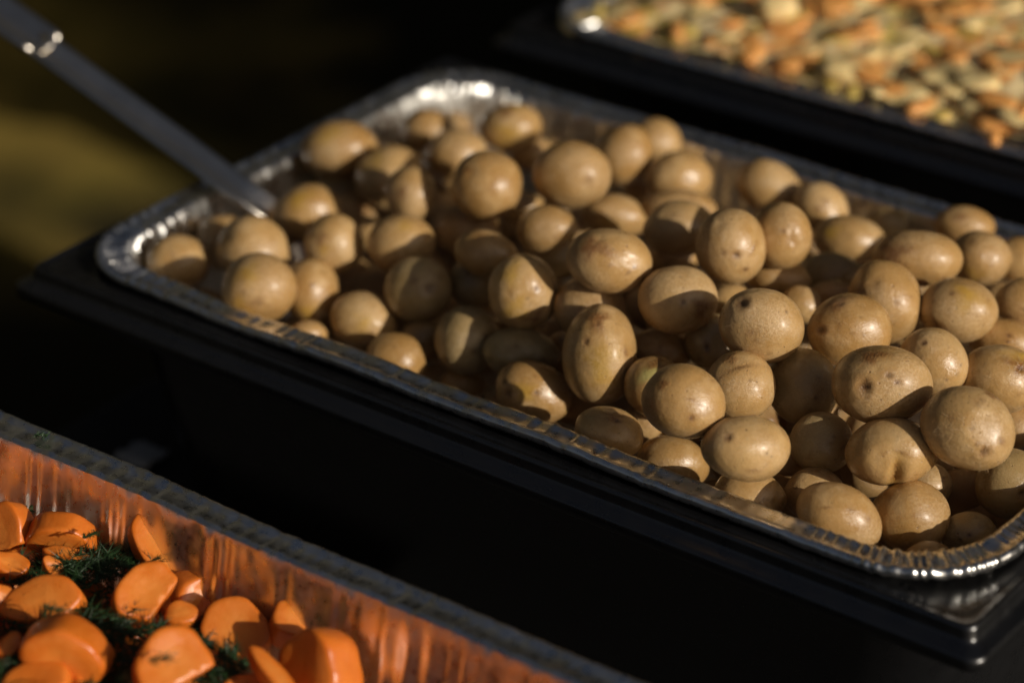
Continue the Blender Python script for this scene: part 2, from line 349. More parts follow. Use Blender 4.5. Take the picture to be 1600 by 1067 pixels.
def potato_mesh(seed, a, b, c, marks, sub):
    v, f = ICO[sub]; n = v.copy()
    r = 1 + lumps(v, seed)
    A = {k: np.zeros(len(v)) for k in ('eye', 'stain', 'yellow', 'green')}
    g = np.random.default_rng(seed + 999)
    for mk in marks.split(';') if marks else []:
        kd, x, y, s = mk.split(','); x, y, s = float(x), float(y), float(s)
        L = math.hypot(x, y)
        if L > .97: x, y = x / L * .97, y / L * .97
        q = np.array([x, y, math.sqrt(1 - x * x - y * y)])
        e1 = np.cross((0, 1, 0), q); e1 /= np.linalg.norm(e1); e2 = np.cross(q, e1)
        du, dv = n @ e1, n @ e2; front = (n @ q) > 0
        wob = 1 + .25 * np.sin(np.arctan2(dv, du) * 3 + seed) + .15 * np.sin(np.arctan2(dv, du) * 5 + 2 * seed)
        rr = np.hypot(du, dv) / wob
        G = lambda t: np.exp(-t ** 2) * front
        if kd == 'e':
            el = .8 + .4 * g.random()
            rr = np.hypot(du * el, dv / el)
            if s < .08:
                A['eye'] = np.maximum(A['eye'], .75 * G(rr / (s * .75))); r -= .08 * s * G(rr / s)
            else:
                r -= .30 * s * G(rr / (s * .62)); r += .07 * s * G((rr - s * .95) / (s * .4))
                A['eye'] = np.maximum(A['eye'], .95 * G(rr / (s * .42))); A['stain'] = np.maximum(A['stain'], .75 * G(rr / (s * .85)))
        elif kd == 'd': r -= .22 * s * G(rr / (s * .8)); A['stain'] = np.maximum(A['stain'], .25 * G(rr / (s * .5)))
        elif kd == 'b': A['stain'] = np.maximum(A['stain'], .9 * G((rr / s) ** 2)); r -= .03 * s * G(rr / s)
        elif kd == 'c':                                                       # a blunt nose
            t = np.exp(-(1 - n @ q) / .22); r += s * (t - .35)
        elif kd == 'y': A['yellow'] = np.maximum(A['yellow'], G((rr / s) ** 2))
        elif kd == 'g': A['green'] = np.maximum(A['green'], G((rr / s) ** 2))
        elif kd == 'r':
            w = np.hypot(du / (s * 1.1), (dv - du * .35) / (s * .16)); r -= .09 * s * G(w); A['eye'] = np.maximum(A['eye'], .8 * G(w * 1.5)); A['stain'] = np.maximum(A['stain'], .5 * G(w * .5))
        elif kd == 'n':
            w = np.hypot(du / (s * .42), dv / (s * 1.3)); r -= .55 * s * G(w); A['stain'] = np.maximum(A['stain'], .9 * G(w * 1.5)); A['yellow'] = np.maximum(A['yellow'], .8 * G(w))
    for _ in range(int(g.integers(3, 7))):                                    # small irregular eyes and nicks in view
        q = g.normal(size=3); q[2] = abs(q[2]) + .3; q /= np.linalg.norm(q); s = g.uniform(.035, .09)
        e1 = np.cross((.1, 1, .2), q); e1 /= np.linalg.norm(e1); e2 = np.cross(q, e1); an = g.uniform(0, 3.1); el = g.uniform(1., 2.2)
        du, dv = n @ e1, n @ e2; a_, b_ = du * math.cos(an) + dv * math.sin(an), dv * math.cos(an) - du * math.sin(an)
        t = np.exp(-((a_ / el) ** 2 + (b_ * el) ** 2) / s ** 2) * ((n @ q) > 0)
        r -= .16 * s * t; A['stain'] = np.maximum(A['stain'], g.uniform(.15, .7) * t ** .6); A['eye'] = np.maximum(A['eye'], g.uniform(0, .55) * t ** 2.5)
    for _ in range(int(g.integers(1, 3))):                                    # flattened and pressed-in sides
        q = g.normal(size=3); q /= np.linalg.norm(q); cut = g.uniform(.92, .98)
        hgt = (n * r[:, None]) @ q; r = np.where(hgt > cut, r * (1 - .5 * (hgt - cut) / np.maximum(hgt, .1)), r)
    for _ in range(int(g.integers(1, 4))):                                    # shallow eyes round the back too
        q = g.normal(size=3); q[2] = -abs(q[2]) * .8; q /= np.linalg.norm(q)
        t = np.exp(-((1 - n @ q) / .012)); r -= .03 * t; A['eye'] = np.maximum(A['eye'], .7 * np.exp(-((1 - n @ q) / .004))); A['stain'] = np.maximum(A['stain'], .5 * t)
    v = n * r[:, None] * np.array([a, b, c])
    me = mesh('potato', v, f)
    for k, x in A.items(): attr(me, k, np.clip(x, 0, 1))
    return me

POTATOES = [
    ('tan potato alone in the left corner of the tray beside the crimped foil', 0.0409, 0.0473, -0.0106, 0.0168, 0.0144, 0.0151, 0, 'd,-0.10,-0.10,0.20'),
    ('tan potato half hidden right under the tip of the spoon handle', 0.0344, 0.0896, -0.0184, 0.0158, 0.0151, 0.015, 0, ''),
    ('smooth potato in the left corner between the spoon and a yellow-capped potato', 0.0738, 0.0684, -0.0029, 0.019, 0.0173, 0.0176, -20, 'd,-0.75,0.10,0.25'),
    ('large potato with a yellow cap spot, nearest the left end of the front rim', 0.1077, 0.0357, -0.0008, 0.0187, 0.0178, 0.0177, 15, 'y,-0.15,0.42,0.33;e,-0.05,-0.42,0.16;y,-0.60,-0.50,0.30'),
    ('upright egg-shaped potato touching the right of the yellow-capped one', 0.1163, 0.0643, -0.0116, 0.0141, 0.0174, 0.0152, 0, 'e,0.20,0.10,0.10;y,0.00,-0.70,0.30'),
    ('round tan potato just right of where the spoon handle enters the heap', 0.067, 0.1185, -0.0043, 0.0185, 0.0157, 0.0165, 10, 'y,-0.10,0.50,0.35'),
    ('blocky potato with a brown scuff below the spoon-side potato', 0.1093, 0.0913, 0.0003, 0.0156, 0.0162, 0.0154, 20, 'b,-0.25,0.30,0.22;y,-0.30,-0.05,0.18;c,0.60,0.60,0.09'),
    ('wide oval potato close to the left rim, highest of the left end', 0.0372, 0.1816, 0.002, 0.021, 0.016, 0.0178, 8, 'y,-0.20,0.55,0.40'),
    ('shaded potato deep in the dark gap below the wide oval one at the left rim', 0.0346, 0.1804, -0.0265, 0.0151, 0.0136, 0.0139, 0, 'y,-0.20,0.60,0.20'),
    ('potato lit only on its top behind a cone-shaped one on the left side', 0.075, 0.18, -0.004, 0.0186, 0.0175, 0.0175, 0, 'y,-0.50,0.50,0.35'),
    ('cone-shaped potato with a sharp lit tip on the left side of the heap', 0.1269, 0.1343, 0.0191, 0.014, 0.0147, 0.0139, -25, 'b,-0.30,-0.20,0.25;d,-0.10,-0.30,0.15;c,0.55,-0.72,0.17'),
    ('flat oval potato near the back left corner before the bright foil wall', 0.0537, 0.2406, -0.0042, 0.0163, 0.0124, 0.0138, -8, ''),
    ('small dark potato tucked under the flat oval one by the back left corner', 0.0313, 0.2504, -0.021, 0.0118, 0.0096, 0.0103, 0, ''),
    ('potato with a curved shadow edge behind the round dimpled one near the back', 0.0915, 0.2162, 0.0013, 0.017, 0.0141, 0.015, 15, 'd,-0.50,-0.30,0.20'),
    ('yellowish potato with a brown crown in the back corner, topmost in the picture', 0.1042, 0.2492, 0.009, 0.0171, 0.0139, 0.015, 0, 'b,-0.10,0.55,0.25;y,-0.20,-0.40,0.50;y,0.20,0.80,0.30'),
    ('round potato with a side dimple sitting proud of the back left part', 0.1686, 0.1458, 0.0319, 0.0184, 0.0178, 0.0175, 0, 'd,-0.50,0.30,0.25;b,-0.60,0.35,0.15'),
    ('dark potato sunk between the cone-shaped and the round dimpled potatoes', 0.0595, 0.2429, -0.0362, 0.0128, 0.0139, 0.0129, 0, ''),
    ('oval potato with a slanted shadow on its lower right, left of centre', 0.1442, 0.1062, 0.0061, 0.0177, 0.0151, 0.0159, 0, 'y,0.10,0.55,0.20'),
    ('potato with a sloping lit top just under the round dimpled one', 0.153, 0.1496, -0.0012, 0.0178, 0.0137, 0.0151, -10, 'c,0.70,-0.50,0.10'),
    ('potato with a small nub on its right end left of centre', 0.1994, 0.1037, 0.0182, 0.0166, 0.0121, 0.0138, -8, 'd,0.85,-0.10,0.20;b,0.95,0.00,0.12;c,0.92,-0.15,0.10'),
    ('shaded round potato with two big dark eyes left of centre', 0.1723, 0.0842, -0.0011, 0.0171, 0.0171, 0.0165, 0, 'e,0.35,-0.05,0.28;e,-0.15,0.20,0.16;e,0.60,0.30,0.12'),
    ('fully shaded potato left of the speckled upright one in the middle', 0.1876, 0.1115, -0.0045, 0.0149, 0.013, 0.0135, 0, 'e,-0.30,0.30,0.12'),
    ('potato with a lit patch and yellow stain near the front rim at left', 0.1514, 0.0642, -0.0181, 0.0171, 0.0142, 0.0151, -12, 'y,0.10,0.00,0.32'),
    ('smooth potato rising straight behind the front rim, left of the middle', 0.1873, 0.0473, -0.0205, 0.0149, 0.0133, 0.0136, -15, ''),
    ('small potato top peeping over the front rim under the yellow-capped potato', 0.1351, 0.0415, -0.0212, 0.0097, 0.0074, 0.0082, 0, ''),
    ('shaded potato with a small lit triangle on its top near the front rim', 0.214, 0.0694, -0.0107, 0.0158, 0.017, 0.0159, 0, 'e,0.25,-0.35,0.12;e,0.60,0.10,0.10'),
    ('black-shadowed potato low between the lit-triangle potato and the left ones', 0.1803, 0.076, -0.0249, 0.0116, 0.0103, 0.0106, 0, ''),
    ('shaded kidney-shaped potato with grey-green tint under the speckled upright one', 0.2458, 0.0722, -0.0094, 0.019, 0.0134, 0.0155, -8, 'd,-0.30,0.10,0.35;d,0.25,-0.25,0.30;e,0.50,-0.10,0.10'),
    ('dark potato low against the front wall, barely visible behind the rim', 0.2116, 0.0681, -0.0363, 0.0115, 0.0083, 0.0094, 0, ''),
    ('speckled upright potato with a little knob eye and brown base in the middle', 0.24, 0.0812, 0.0191, 0.0174, 0.0186, 0.0175, 10, 'e,0.40,-0.02,0.12;b,0.20,-0.80,0.28;e,0.10,-0.25,0.06;e,0.15,-0.40,0.05;y,-0.30,0.50,0.35;y,-0.30,-0.50,0.35'),
    ('wide potato with a pin-hole eye leaning on the front rim near the middle', 0.2666, 0.0532, -0.0155, 0.019, 0.0147, 0.0162, -15, 'e,0.10,0.05,0.12;e,-0.60,-0.20,0.20;e,-0.75,0.10,0.12;y,-0.20,0.00,0.30'),
    ('tall egg potato with a burnt brown crown, front and centre', 0.2953, 0.0676, 0.0085, 0.0182, 0.023, 0.0198, 4, 'b,-0.02,0.70,0.28;e,0.00,0.62,0.10;e,-0.35,0.28,0.13;y,0.00,-0.15,0.40'),
    ('smooth pear-shaped potato behind the tall brown-crowned one', 0.2713, 0.0935, 0.0129, 0.0186, 0.0164, 0.0169, -25, 'b,-0.85,-0.10,0.20;c,0.15,0.80,0.12'),
    ('broad potato with a rough brown scab on its left half, centre of the heap', 0.2806, 0.0958, 0.0421, 0.0208, 0.0156, 0.0175, -8, 'b,-0.45,0.30,0.40;d,0.55,0.00,0.20;e,0.60,-0.10,0.08;d,-0.30,0.60,0.15'),
    ('grey shaded potato left behind the broad scabby one', 0.2015, 0.1566, -0.0041, 0.0155, 0.0125, 0.0135, 0, ''),
    ('egg-shaped potato with bright tip between the round dimpled and scabby ones', 0.2091, 0.1414, 0.02, 0.0165, 0.012, 0.0137, 5, 'c,0.85,-0.25,0.13'),
    ('plump smooth potato with a slit dent near the back, left of a joined pair', 0.197, 0.1799, 0.0314, 0.0195, 0.0182, 0.0183, 0, 'd,0.35,-0.25,0.25;b,0.45,-0.20,0.08'),
    ('shiny potato with a bright highlight, left one of the joined pair at the back', 0.1868, 0.2398, 0.0179, 0.0158, 0.0172, 0.016, -20, ''),
    ('shiny potato against the back wall, right one of the joined pair', 0.1714, 0.294, 0.0017, 0.015, 0.0136, 0.0138, 0, ''),
    ('potato with one brown navel eye facing us at the back', 0.2202, 0.2458, 0.0118, 0.0178, 0.0143, 0.0155, 0, 'd,0.25,-0.10,0.20;e,0.25,-0.10,0.10'),
    ('small oval potato with yellow underside beneath the plump smooth one', 0.2066, 0.2034, 0.0021, 0.0175, 0.0121, 0.0141, -12, 'y,-0.10,-0.45,0.25;d,0.75,-0.30,0.25'),
    ('flat-topped potato below the navel-eyed one near the back', 0.2348, 0.2244, 0.0062, 0.0202, 0.0104, 0.0141, 0, ''),
    ('half shaded potato left behind the big two-holed one', 0.2686, 0.1728, 0.025, 0.018, 0.0145, 0.0157, 0, 'e,-0.20,0.40,0.10;d,-0.40,0.50,0.20'),
    ('big smooth potato with two brown holes and a third below, upper middle', 0.318, 0.1443, 0.0422, 0.017, 0.0192, 0.0175, 6, 'e,-0.30,-0.20,0.10;e,0.05,-0.30,0.17;e,0.27,-0.68,0.12;d,-0.30,0.50,0.20'),
    ('round potato with one pale eye right beside the big two-holed one', 0.3281, 0.1745, 0.0387, 0.0151, 0.0163, 0.0152, 0, 'e,-0.05,0.05,0.10;d,0.20,-0.20,0.30'),
    ('smooth dome potato against the back wall right of the navel-eyed one', 0.2592, 0.2725, 0.008, 0.0178, 0.0144, 0.0155, -15, 'c,0.80,-0.30,0.08'),
    ('potato with two faint rust marks right of the smooth dome by the back wall', 0.2935, 0.2695, 0.0051, 0.0156, 0.0142, 0.0144, -25, 'b,-0.10,-0.10,0.15;b,0.00,0.30,0.15;c,0.60,-0.60,0.10;c,0.80,-0.30,0.08'),
    ('wide potato with a shadow band across its base before the back wall', 0.322, 0.2502, 0.0029, 0.0189, 0.0133, 0.0154, -8, 'y,-0.60,0.20,0.30'),
    ('black-shadowed potato in the gap left of the big two-holed one', 0.2569, 0.1882, -0.001, 0.0125, 0.0099, 0.0108, 0, ''),
    ('round potato with shadowed lower half and a rusty eye cluster, centre right', 0.3161, 0.1006, 0.0302, 0.0182, 0.0167, 0.0169, 0, 'e,0.15,-0.10,0.12;b,0.65,-0.25,0.28;e,0.10,-0.20,0.05;e,0.55,-0.50,0.08;e,0.10,0.65,0.06'),
    ('small lit potato piece showing between the rusty-eyed and the freckled potatoes', 0.3119, 0.1546, 0.0046, 0.012, 0.0095, 0.0104, 0, ''),
    ('big freckled potato with a pale scar at its upper left, right of centre', 0.3682, 0.0938, 0.0364, 0.0201, 0.018, 0.0185, -12, 'e,-0.60,0.40,0.26;e,0.40,0.40,0.05;e,0.25,-0.70,0.06;e,-0.10,-0.20,0.04;e,0.50,0.10,0.04;c,-0.55,0.55,0.08'),
    ('potato with a bluish shaded front between the two-holed and freckled ones', 0.3265, 0.1762, 0.0125, 0.0168, 0.0105, 0.0129, -10, 'e,0.60,-0.30,0.10'),
    ('dark shaded potato behind the dented brown-topped one', 0.3346, 0.2121, 0.0026, 0.0162, 0.012, 0.0135, 0, ''),
    ('small lit potato wedged between the freckled and the brown-topped potatoes', 0.3504, 0.1587, 0.0128, 0.0103, 0.0094, 0.0095, 0, ''),
    ('freckled potato with a black scab on top and a deep dent at its left', 0.3943, 0.128, 0.0269, 0.0198, 0.0168, 0.0177, -4, 'b,-0.40,0.75,0.30;e,-0.30,0.75,0.14;e,-0.75,-0.05,0.22;e,0.20,0.40,0.05;e,0.00,-0.10,0.05;e,0.30,-0.10,0.05'),
    ('tall glossy potato with a dark eye at its upper left, right of the brown-topped one', 0.3885, 0.1725, 0.0203, 0.0186, 0.0207, 0.019, 15, 'b,-0.70,0.45,0.22;e,-0.60,0.40,0.12;d,-0.25,0.50,0.20;c,-0.10,0.85,0.09'),
    ('long smooth potato with a shaded brown left end by the back right', 0.385, 0.2086, 0.0283, 0.0208, 0.0145, 0.0169, -6, 'b,-0.70,0.10,0.40;b,-0.80,-0.10,0.25'),
    ('potato high against the back rim at the right', 0.3649, 0.2945, 0.0068, 0.0158, 0.0107, 0.0126, -8, 'b,-0.30,0.30,0.20'),
    ('potato with a dark top eye and a crease near the right edge', 0.3983, 0.2486, 0.016, 0.0149, 0.0142, 0.0141, 0, 'e,-0.40,0.55,0.16;d,0.10,0.00,0.20;y,-0.30,-0.60,0.30'),
    ('potato with a big yellow-brown stain below the creased one at right', 0.4199, 0.1885, 0.0197, 0.0183, 0.0155, 0.0163, 0, 'b,-0.60,-0.50,0.22;y,0.10,0.35,0.40;e,-0.30,0.50,0.10'),
    ('potato cut off by the right picture edge behind the creased one', 0.3963, 0.2964, -0.0042, 0.0127, 0.0114, 0.0117, 0, ''),
    ('half shaded potato at the right picture edge beside the stained one', 0.4348, 0.2252, 0.0133, 0.0142, 0.012, 0.0127, 0, 'e,-0.10,-0.30,0.08'),
    ('brownish potato with a star-shaped eye near the right edge', 0.4374, 0.2058, 0.0003, 0.0194, 0.0119, 0.0147, -12, 'e,-0.10,0.25,0.14;e,-0.10,0.00,0.08'),
    ('potato with a slanting shadow edge and dark dots behind the fuzzy one', 0.4328, 0.1423, 0.0166, 0.0168, 0.015, 0.0154, -25, 'e,-0.60,0.35,0.16;e,0.60,0.20,0.06;e,0.40,-0.40,0.06;e,0.60,-0.10,0.06'),
    ('potato with a torn brown top at the right edge', 0.4588, 0.1609, 0.0087, 0.019, 0.016, 0.0169, -15, 'b,0.20,0.45,0.30;e,0.25,0.35,0.16;y,0.10,0.70,0.30'),
    ('largest fuzzy potato with two close holes and a dark pit at its left', 0.4351, 0.0901, 0.0292, 0.022, 0.0176, 0.0191, -4, 'e,0.00,0.25,0.15;e,0.20,0.08,0.12;e,-0.50,-0.10,0.28;b,-0.35,0.75,0.30'),
    ('large potato with peeling skin at its base near the right edge', 0.4802, 0.0886, 0.0221, 0.0214, 0.0188, 0.0195, -30, 'e,0.35,-0.30,0.18;e,0.55,0.10,0.10;e,-0.10,0.00,0.06;b,0.00,0.95,0.20;c,0.65,-0.40,0.09'),
    ('kidney potato with a deep orange cleft at its base, lower right', 0.4495, 0.073, 0.0075, 0.021, 0.0152, 0.0173, 3, 'n,0.08,-0.45,0.30;n,0.05,-0.80,0.30;b,0.95,0.10,0.12'),
    ('large fully shaded potato between the freckled one and the fuzzy one', 0.3885, 0.0996, 0.0088, 0.0173, 0.0179, 0.017, 0, 'e,0.25,-0.30,0.10;e,0.30,0.20,0.06'),
    ('shaded potato with one pit left under the big freckled one', 0.33, 0.1114, 0.0068, 0.0129, 0.0144, 0.0132, 0, 'e,-0.25,-0.15,0.18'),
    ('potato with a slit crease across its top below the big freckled one', 0.3735, 0.0691, 0.0166, 0.0161, 0.0158, 0.0155, 0, 'r,-0.10,0.55,0.35;e,0.25,-0.85,0.14;e,0.20,0.20,0.05;b,-0.30,0.80,0.20'),
    ('potato with a pale green patch behind a smooth egg potato', 0.3285, 0.0648, 0.0026, 0.0141, 0.0147, 0.0139, 0, 'g,-0.10,0.45,0.40;b,0.10,0.75,0.30'),
    ('dark potato right of the tall brown-crowned one', 0.3074, 0.1031, -0.0004, 0.0145, 0.0096, 0.0114, -8, 'd,0.30,-0.10,0.25'),
    ('smooth egg potato with one orange eye near the front rim', 0.3776, 0.0166, 0.0332, 0.0183, 0.0169, 0.0171, -20, 'e,0.25,-0.30,0.13;b,-0.70,0.30,0.15;c,0.75,0.10,0.08'),
    ('rough tan potato with a crack by the front rim right of the middle', 0.3267, 0.0325, -0.0069, 0.0162, 0.0121, 0.0136, -8, 'e,0.10,0.50,0.16;b,0.00,0.70,0.30'),
    ('plain smooth potato rising behind the front rim below the orange-eyed one', 0.3495, 0.0515, -0.0238, 0.017, 0.0128, 0.0143, -10, ''),
    ('wide shiny potato with a grey eye and a straight shadow edge at right', 0.4092, 0.0213, 0.019, 0.0194, 0.0149, 0.0165, 0, 'e,-0.50,0.35,0.16;e,0.35,-0.10,0.06;e,0.50,-0.20,0.05;c,-0.85,0.10,0.06'),
    ('potato with a shaded right side tight against the front rim', 0.4014, 0.035, -0.0148, 0.0167, 0.013, 0.0143, -15, 'e,0.50,-0.20,0.06'),
    ('dark shaded potato left of the kidney potato', 0.4125, 0.0773, -0.0027, 0.0146, 0.0141, 0.0139, 0, 'e,0.30,0.20,0.08'),
    ('half shaded potato behind the cone-nosed one at the front rim', 0.4187, 0.0606, -0.0201, 0.014, 0.012, 0.0125, 0, 'e,-0.60,0.30,0.10'),
    ('cone-nosed smooth potato at the front rim near the right corner', 0.4472, 0.0364, -0.0084, 0.0201, 0.0153, 0.017, -22, 'c,0.78,-0.50,0.17'),
    ('potato with a grey shaded lower half in the near right corner', 0.4658, 0.0648, -0.0168, 0.0178, 0.0164, 0.0166, 0, ''),
    ('small speckled potato squeezed under the kidney potato', 0.4537, 0.1045, -0.0239, 0.0107, 0.0104, 0.0102, 0, 'e,0.40,-0.35,0.25;e,0.10,-0.20,0.05;e,0.70,-0.10,0.05'),
    ('shaded potato lowest in the near right corner of the tray', 0.4887, 0.0795, -0.0239, 0.013, 0.0098, 0.011, 0, 'e,-0.10,0.00,0.14'),
    ('shaded potato with a black eye at the right edge by the foil corner', 0.4896, 0.1144, -0.0155, 0.0156, 0.0159, 0.0152, 0, 'e,0.20,-0.20,0.22'),
    ('tiny lit potato bump between the joined pair and the flat-topped one', 0.1872, 0.2569, -0.0102, 0.0091, 0.0077, 0.0081, 0, ''),
    ('small potato half hidden between the brown-crowned and plump ones at the back', 0.1097, 0.2625, -0.0109, 0.0122, 0.0097, 0.0106, 0, ''),
    ('small dim potato in the gap under the plump smooth one', 0.157, 0.1915, -0.0031, 0.0116, 0.0082, 0.0095, 0, ''),
    ('small lit sliver of potato between the scuffed and the oval ones', 0.0995, 0.1322, -0.0123, 0.0082, 0.0089, 0.0082, 0, ''),
    ('dark sliver of potato right behind the black-scabbed top', 0.3488, 0.1905, 0.0038, 0.0134, 0.0076, 0.0098, 0, ''),
    ('small shaded potato against the back wall right of the shadow-banded one', 0.3182, 0.2965, -0.0069, 0.0116, 0.0089, 0.0099, 0, ''),
    ('black-shadowed potato between the wide shiny and kidney potatoes', 0.3947, 0.0808, -0.0182, 0.0107, 0.0101, 0.0101, 0, 'c,-0.85,0.10,0.06'),
    ('dark potato at the right edge beneath the torn-topped one', 0.4649, 0.1657, -0.0176, 0.0122, 0.0128, 0.0121, 0, ''),
    ('dark potato in the gap under the green-patched one', 0.3217, 0.0697, -0.0207, 0.0109, 0.0103, 0.0103, 0, ''),
    ('dark potato in the gap left of the tall brown-crowned one', 0.2514, 0.0987, -0.0222, 0.0114, 0.0133, 0.0119, 0, ''),
]
RIG = np.stack([CR, CU, CT], 1)                       # each potato was measured lying as it faces the picture
def place_potato(x, y, z, rot, me, label, group, spin=None):
    o = obj('potato', me, M_POT); c, s = math.cos(math.radians(rot)), math.sin(math.radians(rot))
    R = (RIG if spin is None else spin) @ np.array([[c, -s, 0], [s, c, 0], [0, 0, 1]])
    o.matrix_world = Matrix.Translation((x, y, z)) @ Matrix(R.tolist()).to_4x4()
    return tag(o, label, 'potato', group)
for i, (lab, x, y, z, a, b, c, rot, mk) in enumerate(POTATOES):
    near = np.linalg.norm(np.array([x, y, z]) - CC) < 1.36
    o = place_potato(x, y, z, rot, potato_mesh(i * 7 + 3, a, b, c, mk, 5 if near and mk else 4), lab, 'small potatoes heaped in the foil tray')
    o['shade_tint'] = .55 if 'grey-green' in lab else .42 if 'grey shaded potato left' in lab or 'dark shaded potato behind the dented' in lab else .42 if 'shaded' in ' '.join(lab.split()[:3]) and 'half' not in lab else 0.  # painted shade tint for potatoes that lie out of the sun

# papery skin coming loose and fine fuzz on some of the nearest ones
M_FLAKE = mat_plain('loose_skin', (.60, .42, .22), .6)
def loose_skin(o, seed, count, length, q, spread, width):
    g = np.random.default_rng(seed); me = o.data; nv = len(me.vertices)
    co = np.zeros(nv * 3); me.vertices.foreach_get('co', co); co = co.reshape(-1, 3); no = np.zeros(nv * 3); me.vertices.foreach_get('normal', no); no = no.reshape(-1, 3)
    u_ = co / np.linalg.norm(co, axis=1)[:, None]; q = np.array(q, float); q /= np.linalg.norm(q)
    ok = np.where((u_ @ q) > spread)[0]; V, F = [], []
    for k in range(count):
        i = int(g.choice(ok)); n_ = no[i]; d = g.normal(size=3); d -= n_ * (d @ n_); d /= np.linalg.norm(d); p = co[i] - n_ * .0001; L = length * g.uniform(.4, 1.3); sd_ = np.cross(n_, d); cv = g.uniform(-.5, .5); b = len(V)
        for t in (0, .35, .7, 1):
            c = p + d * L * t + sd_ * L * cv * t * t + n_ * (L * g.uniform(.1, .35) * t - 14 * (L * t) ** 2); w_ = width * (1 - .8 * t)
            V.extend([c - sd_ * w_, c + sd_ * w_])
        F.extend([(b, b + 1, b + 3, b + 2), (b + 2, b + 3, b + 5, b + 4), (b + 4, b + 5, b + 7, b + 6)])
    obj('loose_skin', mesh('loose_skin', V, F), M_FLAKE, o)
for key, cnt, L, q, spr, wd in (('largest fuzzy', 520, .0016, (-.3, .2, .8), .15, .00006), ('peeling skin', 130, .0042, (-.1, -.75, .6), .55, .00012), ('slit crease', 170, .0018, (-.2, .8, .5), .5, .00007),
                                ('black scab on top', 150, .0016, (-.3, .8, .5), .5, .00007), ('torn brown top', 120, .0026, (.1, .6, .6), .4, .00010), ('pale scar', 70, .0022, (-.5, .4, .7), .45, .00008), ('crack by the front', 110, .0018, (.1, .7, .6), .4, .00007)):
    for o in [x for x in COL.objects if x.type == 'MESH' and key in x.get('label', '')][:1]:
        loose_skin(o, len(key), cnt, L, q, spr, wd)

